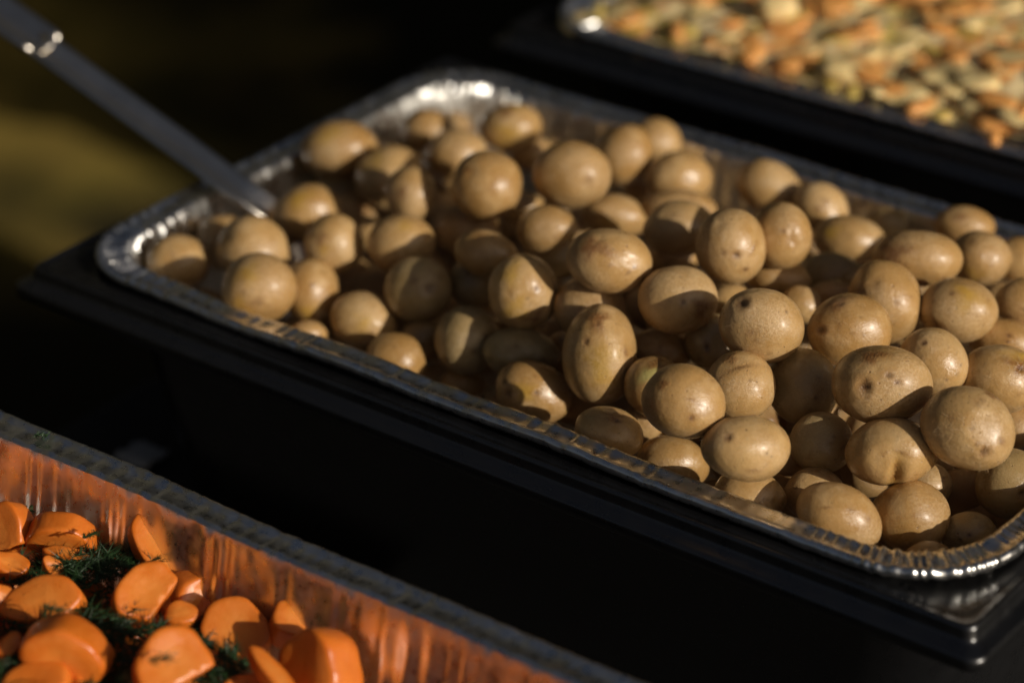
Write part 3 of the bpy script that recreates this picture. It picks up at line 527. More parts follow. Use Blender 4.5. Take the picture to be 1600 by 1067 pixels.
# the potatoes under them, filling the tray
PC = np.array([p[1:4] for p in POTATOES]); PR = np.array([max(p[4:7]) * .5 + min(p[4:7]) * .5 for p in POTATOES])
FILL = [
    ('dark buried potato just below the round dimpled potato', 0.1262, 0.206, -0.0234, 0.0145),
    ('dark buried potato just below the black-eyed potato at the right edge', 0.4688, 0.1233, -0.0477, 0.0131),
    ('dark buried potato just below the largest fuzzy potato', 0.3817, 0.1885, -0.0464, 0.0139),
    ('dark buried potato just left of the cone-nosed potato', 0.3933, 0.0847, -0.0408, 0.0131),
    ('dark buried potato just right of the plain potato at the front rim', 0.3281, 0.1075, -0.0483, 0.013),
    ('dark buried potato just above the tall glossy potato', 0.331, 0.2817, -0.0341, 0.0125),
    ('dark buried potato just above the orange-eyed egg potato', 0.3063, 0.1162, -0.0316, 0.0127),
    ('dark buried potato just below the big freckled potato', 0.2934, 0.202, -0.0438, 0.0151),
    ('dark buried potato just above the dark-dotted potato', 0.382, 0.26, -0.0411, 0.0133),
    ('dark buried potato just right of the broad scabby potato', 0.1853, 0.2415, -0.0505, 0.0146),
    ('dark buried potato just right of the black-eyed potato at the right edge', 0.4869, 0.145, -0.0275, 0.0126),
    ('dark buried potato just right of the bright-tipped egg-shaped potato', 0.1623, 0.2416, -0.0312, 0.0125),
    ('dark buried potato just above the wide shiny grey-eyed potato', 0.3493, 0.1248, -0.0363, 0.0139),
    ('dark buried potato just above the potato with two dark eyes', 0.1235, 0.144, -0.0341, 0.0154),
    ('dark buried potato just below the long brown-ended potato', 0.3565, 0.2687, -0.0243, 0.0125),
    ('dark buried potato just right of the plump slit-dented potato', 0.135, 0.2812, -0.0229, 0.0149),
    ('dark buried potato just left of the potato with a small lit triangle', 0.1578, 0.1118, -0.0447, 0.0146),
    ('dark buried potato just above the grey-bottomed corner potato', 0.4348, 0.1417, -0.0546, 0.0125),
    ('dark buried potato just left of the kidney potato with orange cleft', 0.4049, 0.1351, -0.0293, 0.0135),
    ('dark buried potato just left of the nubbed potato left of centre', 0.1207, 0.1859, -0.0458, 0.0132),
    ('dark buried potato just right of the grey-bottomed corner potato', 0.4442, 0.1123, -0.0519, 0.0147),
    ('dark buried potato just below the yellow-capped potato', 0.0837, 0.0542, -0.0433, 0.0126),
    ('dark buried potato just right of the potato with a small lit triangle', 0.1953, 0.1039, -0.0378, 0.0142),
    ('dark buried potato just above the tall brown-crowned potato', 0.2496, 0.1369, -0.025, 0.0153),
    ('dark buried potato just above the large peeling potato', 0.4359, 0.1681, -0.0241, 0.0148),
    ('dark buried potato just left of the oval potato with slanted shadow', 0.0838, 0.1667, -0.0396, 0.0134),
    ('dark buried potato just left of the big two-holed potato', 0.2337, 0.2547, -0.029, 0.0154),
    ('dark buried potato just above the slit-creased potato', 0.305, 0.1641, -0.0313, 0.0149),
    ('dark buried potato just right of the cracked rough potato', 0.2915, 0.0878, -0.0466, 0.0125),
    ('dark buried potato just above the broad scabby potato', 0.1623, 0.2694, -0.0427, 0.014),
    ('dark buried potato just below the nubbed potato left of centre', 0.1504, 0.1702, -0.0317, 0.0146),
    ('dark buried potato just left of the largest fuzzy potato', 0.3748, 0.1601, -0.0448, 0.0152),
    ('dark buried potato just above the round dimpled potato', 0.0679, 0.2721, -0.0367, 0.0145),
    ('dark buried potato just left of the yellow-stained potato near the front rim', 0.1068, 0.0958, -0.0441, 0.0144),
    ('dark buried potato just left of the rusty-eyed potato', 0.249, 0.1755, -0.0275, 0.0128),
    ('dark buried potato just right of the torn-topped potato', 0.4728, 0.2103, -0.0299, 0.0134),
    ('dark buried potato just left of the broad scabby potato', 0.1989, 0.1999, -0.0315, 0.0129),
    ('dark buried potato just above the cone-nosed potato', 0.3913, 0.1344, -0.0513, 0.0131),
    ('dark buried potato just right of the speckled upright potato', 0.188, 0.1664, -0.0385, 0.0145),
    ('dark buried potato just above the rusty-eyed potato', 0.2137, 0.234, -0.0411, 0.0129),
    ('dark buried potato just left of the wide shiny grey-eyed potato', 0.3583, 0.0922, -0.0388, 0.0139),
    ('dark buried potato just above the largest fuzzy potato', 0.3622, 0.2235, -0.0422, 0.0154),
    ('dark buried potato just below the smooth potato beside the spoon', 0.0541, 0.0819, -0.0534, 0.0141),
    ('dark buried potato just right of the wide shiny grey-eyed potato', 0.3486, 0.1507, -0.0533, 0.0132),
    ('dark buried potato just right of the dark-dotted potato', 0.4049, 0.2085, -0.0262, 0.0151),
    ('dark buried potato just left of the cone-shaped potato', 0.0431, 0.2093, -0.0468, 0.0136),
    ('dark buried potato just left of the bright-tipped egg-shaped potato', 0.1312, 0.2298, -0.0431, 0.0132),
    ('dark buried potato just left of the round pale-eyed potato', 0.256, 0.2798, -0.0233, 0.0131),
    ('dark buried potato just left of the large peeling potato', 0.4431, 0.1366, -0.0269, 0.0128),
    ('dark buried potato just below the bright-tipped egg-shaped potato', 0.1633, 0.2141, -0.0319, 0.0155),
    ('dark buried potato just below the cone-nosed potato', 0.4434, 0.0627, -0.0465, 0.0128),
    ('dark buried potato just right of the star-eyed potato', 0.4325, 0.2759, -0.0376, 0.0153),
    ('dark buried potato just left of the black-scabbed potato', 0.3358, 0.1943, -0.0321, 0.015),
    ('dark buried potato just below the broad scabby potato', 0.2251, 0.1877, -0.0268, 0.0131),
    ('dark buried potato just right of the cone-shaped potato', 0.0828, 0.2132, -0.0401, 0.0145),
    ('dark buried potato just below the speckled upright potato', 0.2122, 0.1324, -0.0288, 0.0127),
    ('dark buried potato just above the cracked rough potato', 0.271, 0.1116, -0.0434, 0.0141),
    ('dark buried potato just below the dark-dotted potato', 0.4267, 0.0973, -0.0223, 0.0132),
    ('dark buried potato just right of the blocky scuffed potato', 0.0542, 0.1824, -0.0458, 0.0135),
    ('dark buried potato just right of the pin-hole-eyed potato on the front rim', 0.27, 0.081, -0.0309, 0.0135),
    ('dark buried potato just left of the grey-bottomed corner potato', 0.3966, 0.1081, -0.0316, 0.0126),
    ('dark buried potato just below the yellow-stained potato near the front rim', 0.1303, 0.0834, -0.0377, 0.0146),
    ('dark buried potato just left of the plump slit-dented potato', 0.1078, 0.2872, -0.0245, 0.0142),
    ('dark buried potato just below the navel-eyed potato', 0.231, 0.2216, -0.0226, 0.0139),
    ('dark buried potato just above the yellow-stained potato near the front rim', 0.123, 0.1121, -0.0304, 0.014),
    ('dark buried potato just right of the tall brown-crowned potato', 0.2523, 0.1597, -0.0475, 0.0132),
    ('dark buried potato just below the round pale-eyed potato', 0.2756, 0.2516, -0.0234, 0.0127),
    ('dark buried potato just above the bright-tipped egg-shaped potato', 0.1268, 0.2623, -0.0422, 0.0142),
    ('dark buried potato just right of the flat oval potato near the back corner', 0.0364, 0.2809, -0.0234, 0.0141),
    ('dark buried potato just above the pin-hole-eyed potato on the front rim', 0.2287, 0.1028, -0.0454, 0.013),
    ('dark buried potato just above the star-eyed potato', 0.3943, 0.2826, -0.0249, 0.0129),
    ('dark buried potato just below the pear-shaped potato', 0.2185, 0.1688, -0.0524, 0.0139),
    ('dark buried potato just left of the speckled upright potato', 0.1867, 0.1294, -0.0303, 0.0134),
    ('dark buried potato just above the nubbed potato left of centre', 0.1044, 0.2322, -0.0284, 0.0146),
    ('dark buried potato just above the speckled upright potato', 0.141, 0.2048, -0.0483, 0.0144),
    ('dark buried potato just below the plain potato at the front rim', 0.36, 0.0716, -0.0539, 0.0128),
    ('dark buried potato just right of the oval potato with slanted shadow', 0.1181, 0.1785, -0.0225, 0.0129),
    ('dark buried potato just above the potato with a small lit triangle', 0.1633, 0.1362, -0.0393, 0.0129),
    ('dark buried potato just left of the black-eyed potato at the right edge', 0.454, 0.164, -0.0448, 0.0144),
    ('dark buried potato just below the potato with two dark eyes', 0.1505, 0.0944, -0.0256, 0.0131),
    ('dark buried potato just below the rusty-eyed potato', 0.2742, 0.1609, -0.0243, 0.0139),
    ('dark buried potato just below the grey-bottomed corner potato', 0.4883, 0.0438, -0.0233, 0.0129),
    ('dark buried potato just below the right potato of the joined pair', 0.1841, 0.2878, -0.0259, 0.013),
    ('dark buried potato just above the blocky scuffed potato', 0.0574, 0.1652, -0.0249, 0.0138),
    ('dark buried potato just below the blocky scuffed potato', 0.0882, 0.0808, -0.0544, 0.0127),
    ('dark buried potato just left of the big-stained potato', 0.3585, 0.2728, -0.0536, 0.0132),
    ('dark buried potato just below the orange-eyed egg potato', 0.3282, 0.0954, -0.0226, 0.015),
    ('dark buried potato just below the big two-holed potato', 0.2605, 0.2319, -0.0231, 0.0131),
    ('dark buried potato just above the cone-shaped potato', 0.038, 0.2274, -0.0226, 0.0149),
    ('dark buried potato just right of the big-stained potato', 0.4372, 0.2528, -0.0236, 0.0134),
    ('dark buried potato just left of the potato with the shadow band', 0.2848, 0.2805, -0.0237, 0.0127),
    ('dark buried potato just right of the smooth potato behind the front rim', 0.1896, 0.0755, -0.0511, 0.0153),
    ('dark buried potato just below the kidney potato with orange cleft', 0.4199, 0.0827, -0.0427, 0.0146),
    ('dark buried potato just below the cone-shaped potato', 0.0946, 0.1918, -0.0522, 0.014),
    ('dark buried potato just below the pin-hole-eyed potato on the front rim', 0.2716, 0.056, -0.0465, 0.0148),
    ('dark buried potato just left of the round dimpled potato', 0.0779, 0.233, -0.0226, 0.0125),
    ('dark buried potato just below the flat oval potato near the back corner', 0.0942, 0.1927, -0.0253, 0.0128),
    ('dark buried potato just above the pear-shaped potato', 0.2211, 0.16, -0.0232, 0.0133),
    ('dark buried potato just right of the slit-creased potato', 0.3746, 0.1338, -0.0265, 0.0126),
    ('dark buried potato just below the lone potato in the left corner', 0.0639, 0.0399, -0.0327, 0.0148),
    ('dark buried potato just left of the dark-dotted potato', 0.3899, 0.1741, -0.0225, 0.0129),
    ('dark buried potato just below the shaded kidney-shaped potato', 0.2022, 0.1315, -0.0523, 0.0136),
    ('dark buried potato just above the big freckled potato', 0.2795, 0.2119, -0.0224, 0.014),
    ('dark buried potato just right of the potato with two dark eyes', 0.1363, 0.1642, -0.0523, 0.0127),
    ('dark buried potato just left of the potato with two dark eyes', 0.0942, 0.1199, -0.036, 0.014),
    ('dark buried potato just below the potato where the spoon enters', 0.0784, 0.1473, -0.046, 0.015),
    ('dark buried potato just right of the yellow-capped potato', 0.066, 0.1447, -0.044, 0.014),
    ('dark buried potato just above the smooth potato behind the front rim', 0.1026, 0.1112, -0.042, 0.0135),
    ('dark buried potato just below the large peeling potato', 0.4599, 0.1242, -0.04, 0.015),
    ('dark buried potato just right of the kidney potato with orange cleft', 0.4719, 0.1329, -0.048, 0.014),
    ('dark buried potato just right of the cone-nosed potato', 0.4242, 0.1413, -0.045, 0.0145),
    ('dark buried potato just below the black-scabbed potato', 0.4047, 0.1267, -0.045, 0.0145),
]
FM = [potato_mesh(5000 + k, 1, .9, .94, 'e,0.2,0.3,0.15;b,-0.3,-0.4,0.3', 3) for k in range(6)]
g = np.random.default_rng(22)
for k, (lab, x, y, z, r) in enumerate(FILL):
    q = g.normal(size=(3, 3)); q, _ = np.linalg.qr(q)
    if np.linalg.det(q) < 0: q[:, 0] *= -1
    o = place_potato(x, y, z, 0, FM[k % 6], lab, 'potatoes buried under the heap', q)
    o.matrix_world = o.matrix_world @ Matrix.Scale(r, 4)

# ------------------------------------------------------------------ serving spoon
def sweep(name, pts, sections, mat, parent):
    """pts: spine; sections: per spine point list of (side, up) offsets; closed loop"""
    R = []
    pts = [np.array(p, float) for p in pts]
    for i, p in enumerate(pts):
        d = pts[min(i + 1, len(pts) - 1)] - pts[max(i - 1, 0)]; d /= np.linalg.norm(d)
        sd_ = np.cross(d, (0, 0, 1)); sd_ /= np.linalg.norm(sd_); up = np.cross(sd_, d)
        R.append(np.array([p + sd_ * a + up * b for a, b in sections[i]]))
    v, f = skin(R, True); f = list(f) + [tuple(reversed(range(len(R[0]))))]
    return obj(name, mesh('spoon_' + name, v, f), mat, parent)
def channel(w, h, th=.0016):
    """a shallow trough with rolled edges, w wide and h deep"""
    o = [(-w / 2, h), (-w / 2 - .0013, h - .0016), (-w / 2 + .0002, h - .0034)]
    t = np.linspace(-1, 1, 11)
    low = [(x * (w / 2 - .0008), h * abs(x) ** 3.5 - th) for x in t]; top = [(x * (w / 2 - .0030), h * abs(x) ** 3.5 - .0002) for x in t[::-1]]
    return o + low + [(w / 2 - .0002, h - .0034), (w / 2 + .0013, h - .0016), (w / 2, h), (w / 2 - .0016, h + .0004)] + top + [(-w / 2 + .0016, h + .0004)]
sp = tag(empty('serving_spoon', (.008, .107, .006)), 'steel serving spoon with long channelled handle leaning over the left rim of the potato tray', 'spoon')
d0 = np.array([-.157, .0024, .0484]); d0 /= np.linalg.norm(d0)
def on(k): return d0 * k + np.array([0, 0, .003])
sp_h = sweep('handle', [on(k) for k in (-.05, -.02, .02, .06, .10, .13, .138)], [channel(.0185, .0046)] * 2 + [channel(.0198, .0050)] * 3 + [channel(.0205, .0052), channel(.0190, .0046)], M_STEEL, sp)
sp_g = sweep('grip', [on(k) + np.array([0, 0, .0012]) for k in (.128, .132, .15, .18, .23, .27, .30)], [channel(.0235, .0056, .003), channel(.0260, .0066, .003), channel(.0268, .0062, .003), channel(.0265, .006, .003), channel(.028, .0055, .003), channel(.026, .005, .003), channel(.016, .004, .003)], M_STEEL, sp)
b0 = on(-.05)
bowl = [b0, b0 + (.008, 0, -.010), b0 + (.016, -.002, -.024), b0 + (.026, -.004, -.036), b0 + (.040, -.005, -.040)]
sweep('bowl', bowl, [channel(.0185, .0046), channel(.020, .005), channel(.030, .007), channel(.036, .008), channel(.024, .004)], M_STEEL, sp)

# ------------------------------------------------------------------ carrots
def disc_mesh(a, b, th, seed, squash=.0):
    """a thick cut slice: face towards +z, rounded rind"""
    nseg = 40; prof = [(0, .5), (.35, .5), (.6, .51), (.82, .5), (.93, .48), (.985, .42), (1, .28), (1, -.28), (.985, -.42), (.93, -.48), (.8, -.5), (.4, -.5), (0, -.5)]
    g = np.random.default_rng(seed); th_ = np.linspace(0, 2 * math.pi, nseg, endpoint=False)
    wob = 1 + .075 * np.sin(2 * th_ + g.uniform(0, 6)) + .05 * np.sin(3 * th_ + g.uniform(0, 6)) + .018 * np.sin(7 * th_ + g.uniform(0, 6))
    v, f, core = [], [], []
    bend = g.uniform(-.12, .12, 2)
    for r, z in prof:
        for t, wv in zip(th_, wob):
            x, y = r * wv * math.cos(t), r * wv * math.sin(t)
            if y < -1 + squash: y = -1 + squash
            v.append((x * a, y * b, z * th + (x * x * bend[0] + y * bend[1]) * th)); core.append(1. if r < .5 and abs(z) > .4 else (.45 if r < .9 and abs(z) > .4 else 0.))
    for k in range(len(prof) - 1):
        for j in range(nseg):
            q = (k * nseg + j, k * nseg + (j + 1) % nseg, (k + 1) * nseg + (j + 1) % nseg, (k + 1) * nseg + j)
            f.append(q[::-1])
    v = np.array(v); d = lumps(v / np.array([a, b, a]), seed + 4000, .05); v = v * (1 + d)[:, None]; v[:, 2] += th * 1.5 * lumps(v / np.array([a, b, a]), seed + 4100, .05)
    me = mesh('carrot', v, f); attr(me, 'core', core)
    return me
def facing(n, rot):
    z = CR * n[0] + CU * n[1] + CT * n[2]; z = z / np.linalg.norm(z)
    x = CR - z * (CR @ z); x /= np.linalg.norm(x); y = np.cross(z, x)
    c, s = math.cos(math.radians(rot)), math.sin(math.radians(rot))
    return np.stack([x * c + y * s, y * c - x * s, z], 1)
CARROTS = [
    ('thick half-round carrot slice standing against the far foil wall at left', 0.1645, -0.1599, -0.03, 0.0174, 0.0151, 0.013, (-0.05, -0.62, 0.78), 0, 0.55),
    ('carrot slice cut by the left picture edge beside the half-round one', 0.1395, -0.172, -0.03, 0.0158, 0.0135, 0.013, (-0.5, 0.1, 0.85), 20, 0.4),
    ('long pointed carrot slice with its tip up near the foil wall', 0.2096, -0.1451, -0.027, 0.0223, 0.0103, 0.01, (0.35, 0.45, 0.82), -55, 0),
    ('large bright carrot slice below the pointed one right of the dill', 0.2298, -0.1746, -0.024, 0.0167, 0.0123, 0.011, (0.25, 0.5, 0.83), 60, 0.35),
    ('dark orange carrot end poking out right of the large bright slice', 0.2318, -0.1496, -0.034, 0.0108, 0.0082, 0.016, (0.55, -0.35, 0.76), 25, 0),
    ('round carrot slice with a paler core facing up', 0.2696, -0.1605, -0.034, 0.0152, 0.0127, 0.01, (-0.1, 0.35, 0.93), 0, 0),
    ('thin carrot piece behind the big end piece and the pale-cored slice', 0.289, -0.1468, -0.03, 0.0116, 0.0088, 0.012, (0.3, 0.6, 0.74), -15, 0),
    ('big carrot end with a flat dark left face at the bottom middle', 0.318, -0.163, -0.032, 0.0178, 0.0167, 0.02, (-0.62, 0.08, 0.78), 0, 0.3),
    ('carrot slice sprinkled with dill left of the middle dill clump', 0.1991, -0.2048, -0.024, 0.0167, 0.0112, 0.011, (-0.1, 0.55, 0.83), 12, 0),
    ('dark orange blocky carrot at the bottom left corner of the picture', 0.2365, -0.229, -0.02, 0.0173, 0.0135, 0.016, (-0.1, -0.35, 0.93), -8, 0.3),
    ('large pale carrot slice at the bottom edge between the dill clumps', 0.2793, -0.2106, -0.02, 0.0181, 0.0149, 0.011, (0.35, 0.35, 0.87), 35, 0.45),
    ('small carrot bit behind the large pale slice at the bottom', 0.246, -0.1698, -0.032, 0.0078, 0.0056, 0.012, (0, 0.6, 0.8), 0, 0),
    ('narrow slanting carrot strip beside the big end piece', 0.3117, -0.1837, -0.028, 0.0176, 0.0045, 0.012, (0.2, 0.5, 0.84), -50, 0),
    ('small light carrot tip at the left edge above the dill', 0.1647, -0.1932, -0.026, 0.0086, 0.0063, 0.012, (0.3, 0.5, 0.8), -20, 0),
    ('small carrot crumb showing between the dill clumps at left', 0.18, -0.1812, -0.028, 0.0057, 0.004, 0.01, (0.2, 0.5, 0.8), -50, 0),
    ('little carrot piece in the dill at the lower left edge', 0.2143, -0.2385, -0.022, 0.0065, 0.0038, 0.01, (0, 0.5, 0.8), 40, 0),
    ('carrot slice at the left picture edge level with the dill-sprinkled one', 0.1811, -0.2163, -0.026, 0.0084, 0.0073, 0.014, (0.4, 0.4, 0.8), 0, 0),
    ('flat yellowish carrot strip under the half-round slice', 0.18, -0.1716, -0.026, 0.0126, 0.0034, 0.008, (0.1, 0.7, 0.7), -8, 0),
    ('carrot slice lying behind the large bright one close to the wall', 0.2303, -0.1539, -0.04, 0.0142, 0.0102, 0.014, (0.1, 0.5, 0.85), -30, 0),
]
for i, (lab, x, y, z, a, b, th, n, rot, sq) in enumerate(CARROTS):
    o = obj('carrot_slice', disc_mesh(a, b, th, 40 + i, sq), M_CARROT)
    o.matrix_world = Matrix.Translation((x, y, z)) @ Matrix(facing(n, rot).tolist()).to_4x4()
    tag(o, lab, 'carrot slice', 'cooked carrot slices in the near tray')
CP = np.array([c[1:4] for c in CARROTS]); g = np.random.default_rng(77)
BM = [disc_mesh(.016, .0135, .012, 900 + k) for k in range(5)]
LOW = [
    ('low carrot slice just left of the narrow slanting strip', 0.2963, -0.1842, -0.0463),
    ('low carrot slice just left of the blocky carrot in the bottom left corner', 0.1821, -0.2167, -0.0487),
    ('low carrot slice just right of the blocky carrot in the bottom left corner', 0.2093, -0.1927, -0.049),
    ('low carrot slice just below the dill-sprinkled slice', 0.2114, -0.2193, -0.0421),
    ('low carrot slice just left of the dill-sprinkled slice', 0.1983, -0.2613, -0.0405),
    ('low carrot slice just below the large pale slice at the bottom edge', 0.2633, -0.2158, -0.0449),
    ('low carrot slice just right of the large pale slice at the bottom edge', 0.2746, -0.1856, -0.0459),
    ('low carrot slice just below the slice cut by the left picture edge', 0.1365, -0.1982, -0.051),
    ('low carrot slice just below the large bright slice', 0.2203, -0.1757, -0.0428),
    ('low carrot slice just below the flat yellowish strip', 0.2017, -0.238, -0.04),
    ('low carrot slice just left of the flat yellowish strip', 0.1552, -0.1848, -0.042),
    ('low carrot slice just left of the large pale slice at the bottom edge', 0.2347, -0.1983, -0.0482),
    ('low carrot slice just right of the dill-sprinkled slice', 0.1897, -0.1806, -0.0461),
    ('low carrot slice just left of the thick half-round slice', 0.177, -0.2501, -0.0431),
    ('low carrot slice just below the blocky carrot in the bottom left corner', 0.2358, -0.2211, -0.0415),
    ('low carrot slice just left of the large bright slice', 0.1556, -0.2085, -0.0508),
    ('low carrot slice just below the thick half-round slice', 0.2237, -0.2451, -0.0438),
    ('low carrot slice just left of the pale-cored round slice', 0.2514, -0.1844, -0.05),
]
for k, (lab, *q) in enumerate(LOW):
    o = obj('carrot_slice', BM[k % 5], M_CARROT); e = np.random.default_rng(k).uniform(-1, 1, 3)
    o.matrix_world = Matrix.Translation(q) @ Matrix(facing((e[0] * .6, .5 + e[1] * .6, .8), k * 77.).tolist()).to_4x4()
    tag(o, lab, 'carrot slice', 'carrot slices lying underneath')

# the rest of the near tray, out of the picture but mirrored in the foil
V, F, K = [], [], []; g = np.random.default_rng(78)
for k in range(420):
    x, z = g.uniform(TRAYS[2][0] + .038, .40), g.uniform(-.056, -.030)
    y = g.uniform(TRAYS[2][1] + .040, TRAYS[2][1] + PW - .045)
    if x > .085 and y > -.235: continue
    if x > .33: z -= .012
    if x < .09: z += .018
    me = BM[k % 5]; e = g.uniform(-1, 1, 3); R = facing((e[0] * .6, .5 + e[1] * .6, .8), g.uniform(0, 360)); b = len(V)
    co = np.zeros(len(me.vertices) * 3); me.vertices.foreach_get('co', co)
    V.extend(co.reshape(-1, 3) @ R.T + (x, y, z)); F.extend([tuple(i + b for i in p.vertices) for p in me.polygons])
me = mesh('carrot_heap', V, F); attr(me, 'core', np.zeros(len(V)) + .2)
tag(obj('carrot_heap', me, M_CARROT), 'heap of carrot slices filling the near end of the carrot tray', 'carrots', None, 'stuff')

# ------------------------------------------------------------------ dill
def blade(v, f, p, q, w):
    p, q = np.array(p), np.array(q); d = q - p; s = np.cross(d, (.3, .2, 1)); s = s / (np.linalg.norm(s) + 1e-9) * w; u = np.cross(s, d); u = u / (np.linalg.norm(u) + 1e-9) * w
    k = len(v); v += [p + s, p - s * .5 + u, p - s * .5 - u, q]; f += [(k, k + 1, k + 3), (k + 1, k + 2, k + 3), (k + 2, k, k + 3)]
def dill_mesh(size, seed, n=130):
    g = np.random.default_rng(seed); v, f = [], []
    d = np.array([1, 0, 0.]); p = np.array([-size * .5, 0, 0])
    for k in range(9):
        q = p + (d + g.normal(0, .25, 3) * (1, 1, .4)) * size / 9; blade(v, f, p, q + (q - p) * .3, .0006)
        for sd_ in (-1, 1):
            bl = size * g.uniform(.25, .5); bd = np.array([.5, sd_ * g.uniform(.5, 1), g.uniform(-.35, .35)]); bd /= np.linalg.norm(bd); e = p + bd * bl
            blade(v, f, p, e, .00045)
            for m_ in range(n // 5):
                t = g.uniform(.2, 1); s0 = p + bd * bl * t; dd = bd * .6 + g.normal(0, .7, 3); dd[2] *= .6; dd /= np.linalg.norm(dd)
                blade(v, f, s0, s0 + dd * g.uniform(.2, .36) * min(size, .026), .00030 if size > .012 else .00024)
        p = q
    return mesh('dill', v, f, False)
DILL = [
    ('dill clump below the half-round carrot, toward the wall', 0.1827, -0.151, -0.031, 0.03, 30),
    ('dill clump at the left between small carrot tips', 0.172, -0.1884, -0.027, 0.026, 80),
    ('dark dill clump left of the large bright carrot slice', 0.2195, -0.189, -0.027, 0.034, -50),
    ('dill clump hanging below the large bright carrot slice', 0.2396, -0.1943, -0.029, 0.03, 10),
    ('dill clump in the middle of the upper carrots', 0.1911, -0.1749, -0.027, 0.026, 150),
    ('dill clump by the narrow carrot strip at the bottom', 0.2793, -0.186, -0.035, 0.026, 70),
    ('small dill bit left of the pale-cored carrot slice', 0.2566, -0.1612, -0.033, 0.014, 20),
    ('dill clump at the lower left edge of the picture', 0.2241, -0.2475, -0.025, 0.022, 100),
    ('dill clump left of the large pale slice at the bottom', 0.2602, -0.2115, -0.027, 0.026, -20),
    ('dill clump on the yellowish strip', 0.1858, -0.1763, -0.024, 0.02, 0),
    ('dill clump between the dill-sprinkled slice and the blocky corner carrot', 0.2194, -0.21, -0.027, 0.028, 40),
    ('dill clump under the dark orange carrot end', 0.2502, -0.1726, -0.035, 0.022, -30),
    ('dill clump above the blocky corner carrot at the left edge', 0.1974, -0.2204, -0.027, 0.026, 15),
    ('dill clump left of the pointed carrot slice', 0.2004, -0.1597, -0.027, 0.026, 70),
    ('dill clump between the pale-cored slice and the large pale slice', 0.2683, -0.1703, -0.037, 0.024, 120),
    ('dill clump right of the blocky corner carrot', 0.2517, -0.2164, -0.031, 0.026, -70),
    ('fine dill sprig sticking up at the wall by the left edge', 0.1388, -0.1608, -0.022, 0.01, 60),
    ('tiny dill leaf on the flat foil rim of the carrot tray', 0.1278, -0.1339, 0.0005, 0.007, 30),
    ('dill fleck on top of the half-round carrot', 0.19, -0.1674, -0.012, 0.007, 80),
    ('dill fleck on the dill-sprinkled carrot slice', 0.2234, -0.221, -0.008, 0.011, 10),
    ('dill fleck on the large pale slice at the bottom', 0.2863, -0.2234, -0.006, 0.009, 40),
    ('dill leaf on the edge of the pointed carrot slice', 0.1988, -0.1459, -0.018, 0.01, 100),
]
for i, (lab, x, y, z, size, rot) in enumerate(DILL):
    o = obj('dill_sprig', dill_mesh(size, 300 + i, 130 if size > .012 else 12), M_DILL, None, (x, y, z)); o.rotation_euler = (0, 0, math.radians(rot))
    tag(o, lab, 'dill', 'dill sprigs on the carrots')

# ------------------------------------------------------------------ chopped vegetables in the far tray
def food_top(x, y):
    e = min(x - .01, y, PL - x, PW - y)
    return -.004 + .016 * min(1, max(0, (e - .016) / .07)) + .002 * math.sin(x * 60) * math.sin(y * 70)
bx_, by_ = np.meshgrid(np.linspace(.022, .505, 170), np.linspace(.018, .307, 110))
v = [(x, y, food_top(x, y) + .0016 + .0010 * (math.sin(x * 310 + 3 * math.sin(y * 190)) * math.sin(y * 420 + 2 * math.sin(x * 150))) + .0004 * rng.normal()) for x, y in zip(bx_.ravel(), by_.ravel())]
gi = (np.arange(109)[:, None] * 170 + np.arange(169)[None]).ravel()
tag(obj('vegetable_bed', mesh('vegetable_bed', v, list(zip(gi, gi + 1, gi + 171, gi + 170))), mat_bed(), None, (TRAYS[1][0], TRAYS[1][1], 0)), 'soft yellowish layer of chopped vegetables under the loose pieces of the far tray', 'chopped vegetables', None, 'stuff')
def chunk_field(name, mat, n, seed, smin, smax, dz, label=None):
    g = np.random.default_rng(seed); bv, bf = ICO[3] if False else ico(2)
    V, F = [], []; k = 0
    while k < n:
        x, y = g.uniform(.030, .505), g.uniform(.019, .305)
        e = min(x, y, PL - x, PW - y); h = food_top(x, y)
        s = g.uniform(smin, smax) * np.array([1, g.uniform(.35, .8), g.uniform(.10, .19)])
        an, ti = g.uniform(0, 6.3), g.normal(0, .12, 2); q = np.array([[math.cos(an), -math.sin(an), 0], [math.sin(an), math.cos(an), 0], [ti[0], ti[1], 1]])
        nn = bv / np.max(np.abs(bv), axis=1)[:, None] ** .45
        p = (nn * (1 + lumps(bv, seed * 1000 + k, .09))[:, None] * s) @ q.T
        V.append(p + np.array([x, y, h + dz + g.normal(0, .0012)])); F += [tuple(i + k * len(bv) for i in t) for t in bf]; k += 1
    o = obj(name, mesh(name, np.concatenate(V), F), mat, None, (TRAYS[1][0], TRAYS[1][1], 0))
    return tag(o, label, 'chopped vegetables', None, 'stuff')
chunk_field('pale_vegetables', M_CREAM, 420, 5, .008, .020, -.001, 'mass of pale cream chopped vegetable pieces filling the blurred far tray')
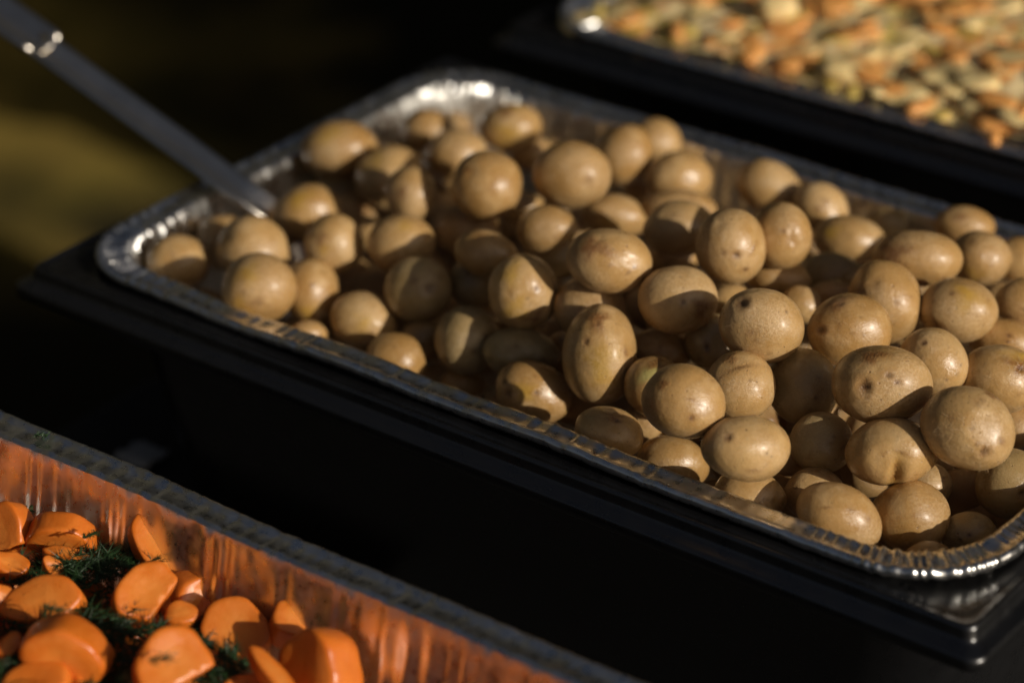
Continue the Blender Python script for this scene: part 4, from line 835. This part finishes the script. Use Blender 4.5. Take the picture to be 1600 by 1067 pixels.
chunk_field('orange_shreds', M_ORANGE, 200, 6, .006, .017, .0012, 'orange shreds mixed through the pale vegetables of the blurred far tray')
chunk_field('olive_pieces', M_OLIVE, 130, 7, .005, .011, .002, 'yellow green bits mixed through the pale vegetables of the blurred far tray')
bv, bf = ico(3)
def single(name, lab, x, y, z, s, rot, mat, seed):
    nn = bv / np.max(np.abs(bv), axis=1)[:, None] ** .4
    o = obj(name, mesh(name, nn * (1 + lumps(bv, seed, .08))[:, None] * np.array(s), bf), mat, None, (x, y, z)); o.rotation_euler = tuple(math.radians(q) for q in rot)
    tag(o, lab, 'vegetable piece')
single('vegetable_chunk', 'big cream chunk touching the front rim of the blurred far tray', .205, .437, .004, (.013, .009, .005), (4, 6, 30), M_CREAM, 1)
single('vegetable_chunk', 'broad salmon orange piece near the right end of the front rim of the far tray', .300, .447, .005, (.013, .008, .004), (15, 5, -10), M_ORANGE, 2)
single('vegetable_shred', 'orange brown shred hanging over the front rim of the far tray at right', .320, .411, .001, (.003, .0055, .005), (30, 0, 20), M_ORANGE, 3)
single('vegetable_chunk', 'pale upright piece left of the middle of the blurred far tray', .135, .475, .014, (.012, .009, .009), (20, 0, 50), M_CREAM, 4)
single('vegetable_chunk', 'bright orange flat piece in the middle of the blurred far tray', .235, .505, .013, (.014, .008, .004), (0, 15, 10), M_ORANGE, 5)

# ------------------------------------------------------------------ small things
v = []; nn_ = 14
for j in range(nn_):
    for i in range(nn_):
        v.append((i / 13 * .022 - .011, j / 13 * .022 - .011, .002 + .004 * abs(math.sin(i * .9 + j * .5)) * (.4 + .6 * rng.random())))
f = [(j * nn_ + i, j * nn_ + i + 1, (j + 1) * nn_ + i + 1, (j + 1) * nn_ + i) for j in range(nn_ - 1) for i in range(nn_ - 1)]
o = tag(obj('napkin', mesh('napkin', v, f), mat_plain('napkin_paper', (.5, .5, .48), .8), None, (-.010, .058, TABLE_Z)), 'crumpled pale paper napkin on the table beside the potato tub', 'napkin')
md = o.modifiers.new('thickness', 'SOLIDIFY'); md.thickness = .001
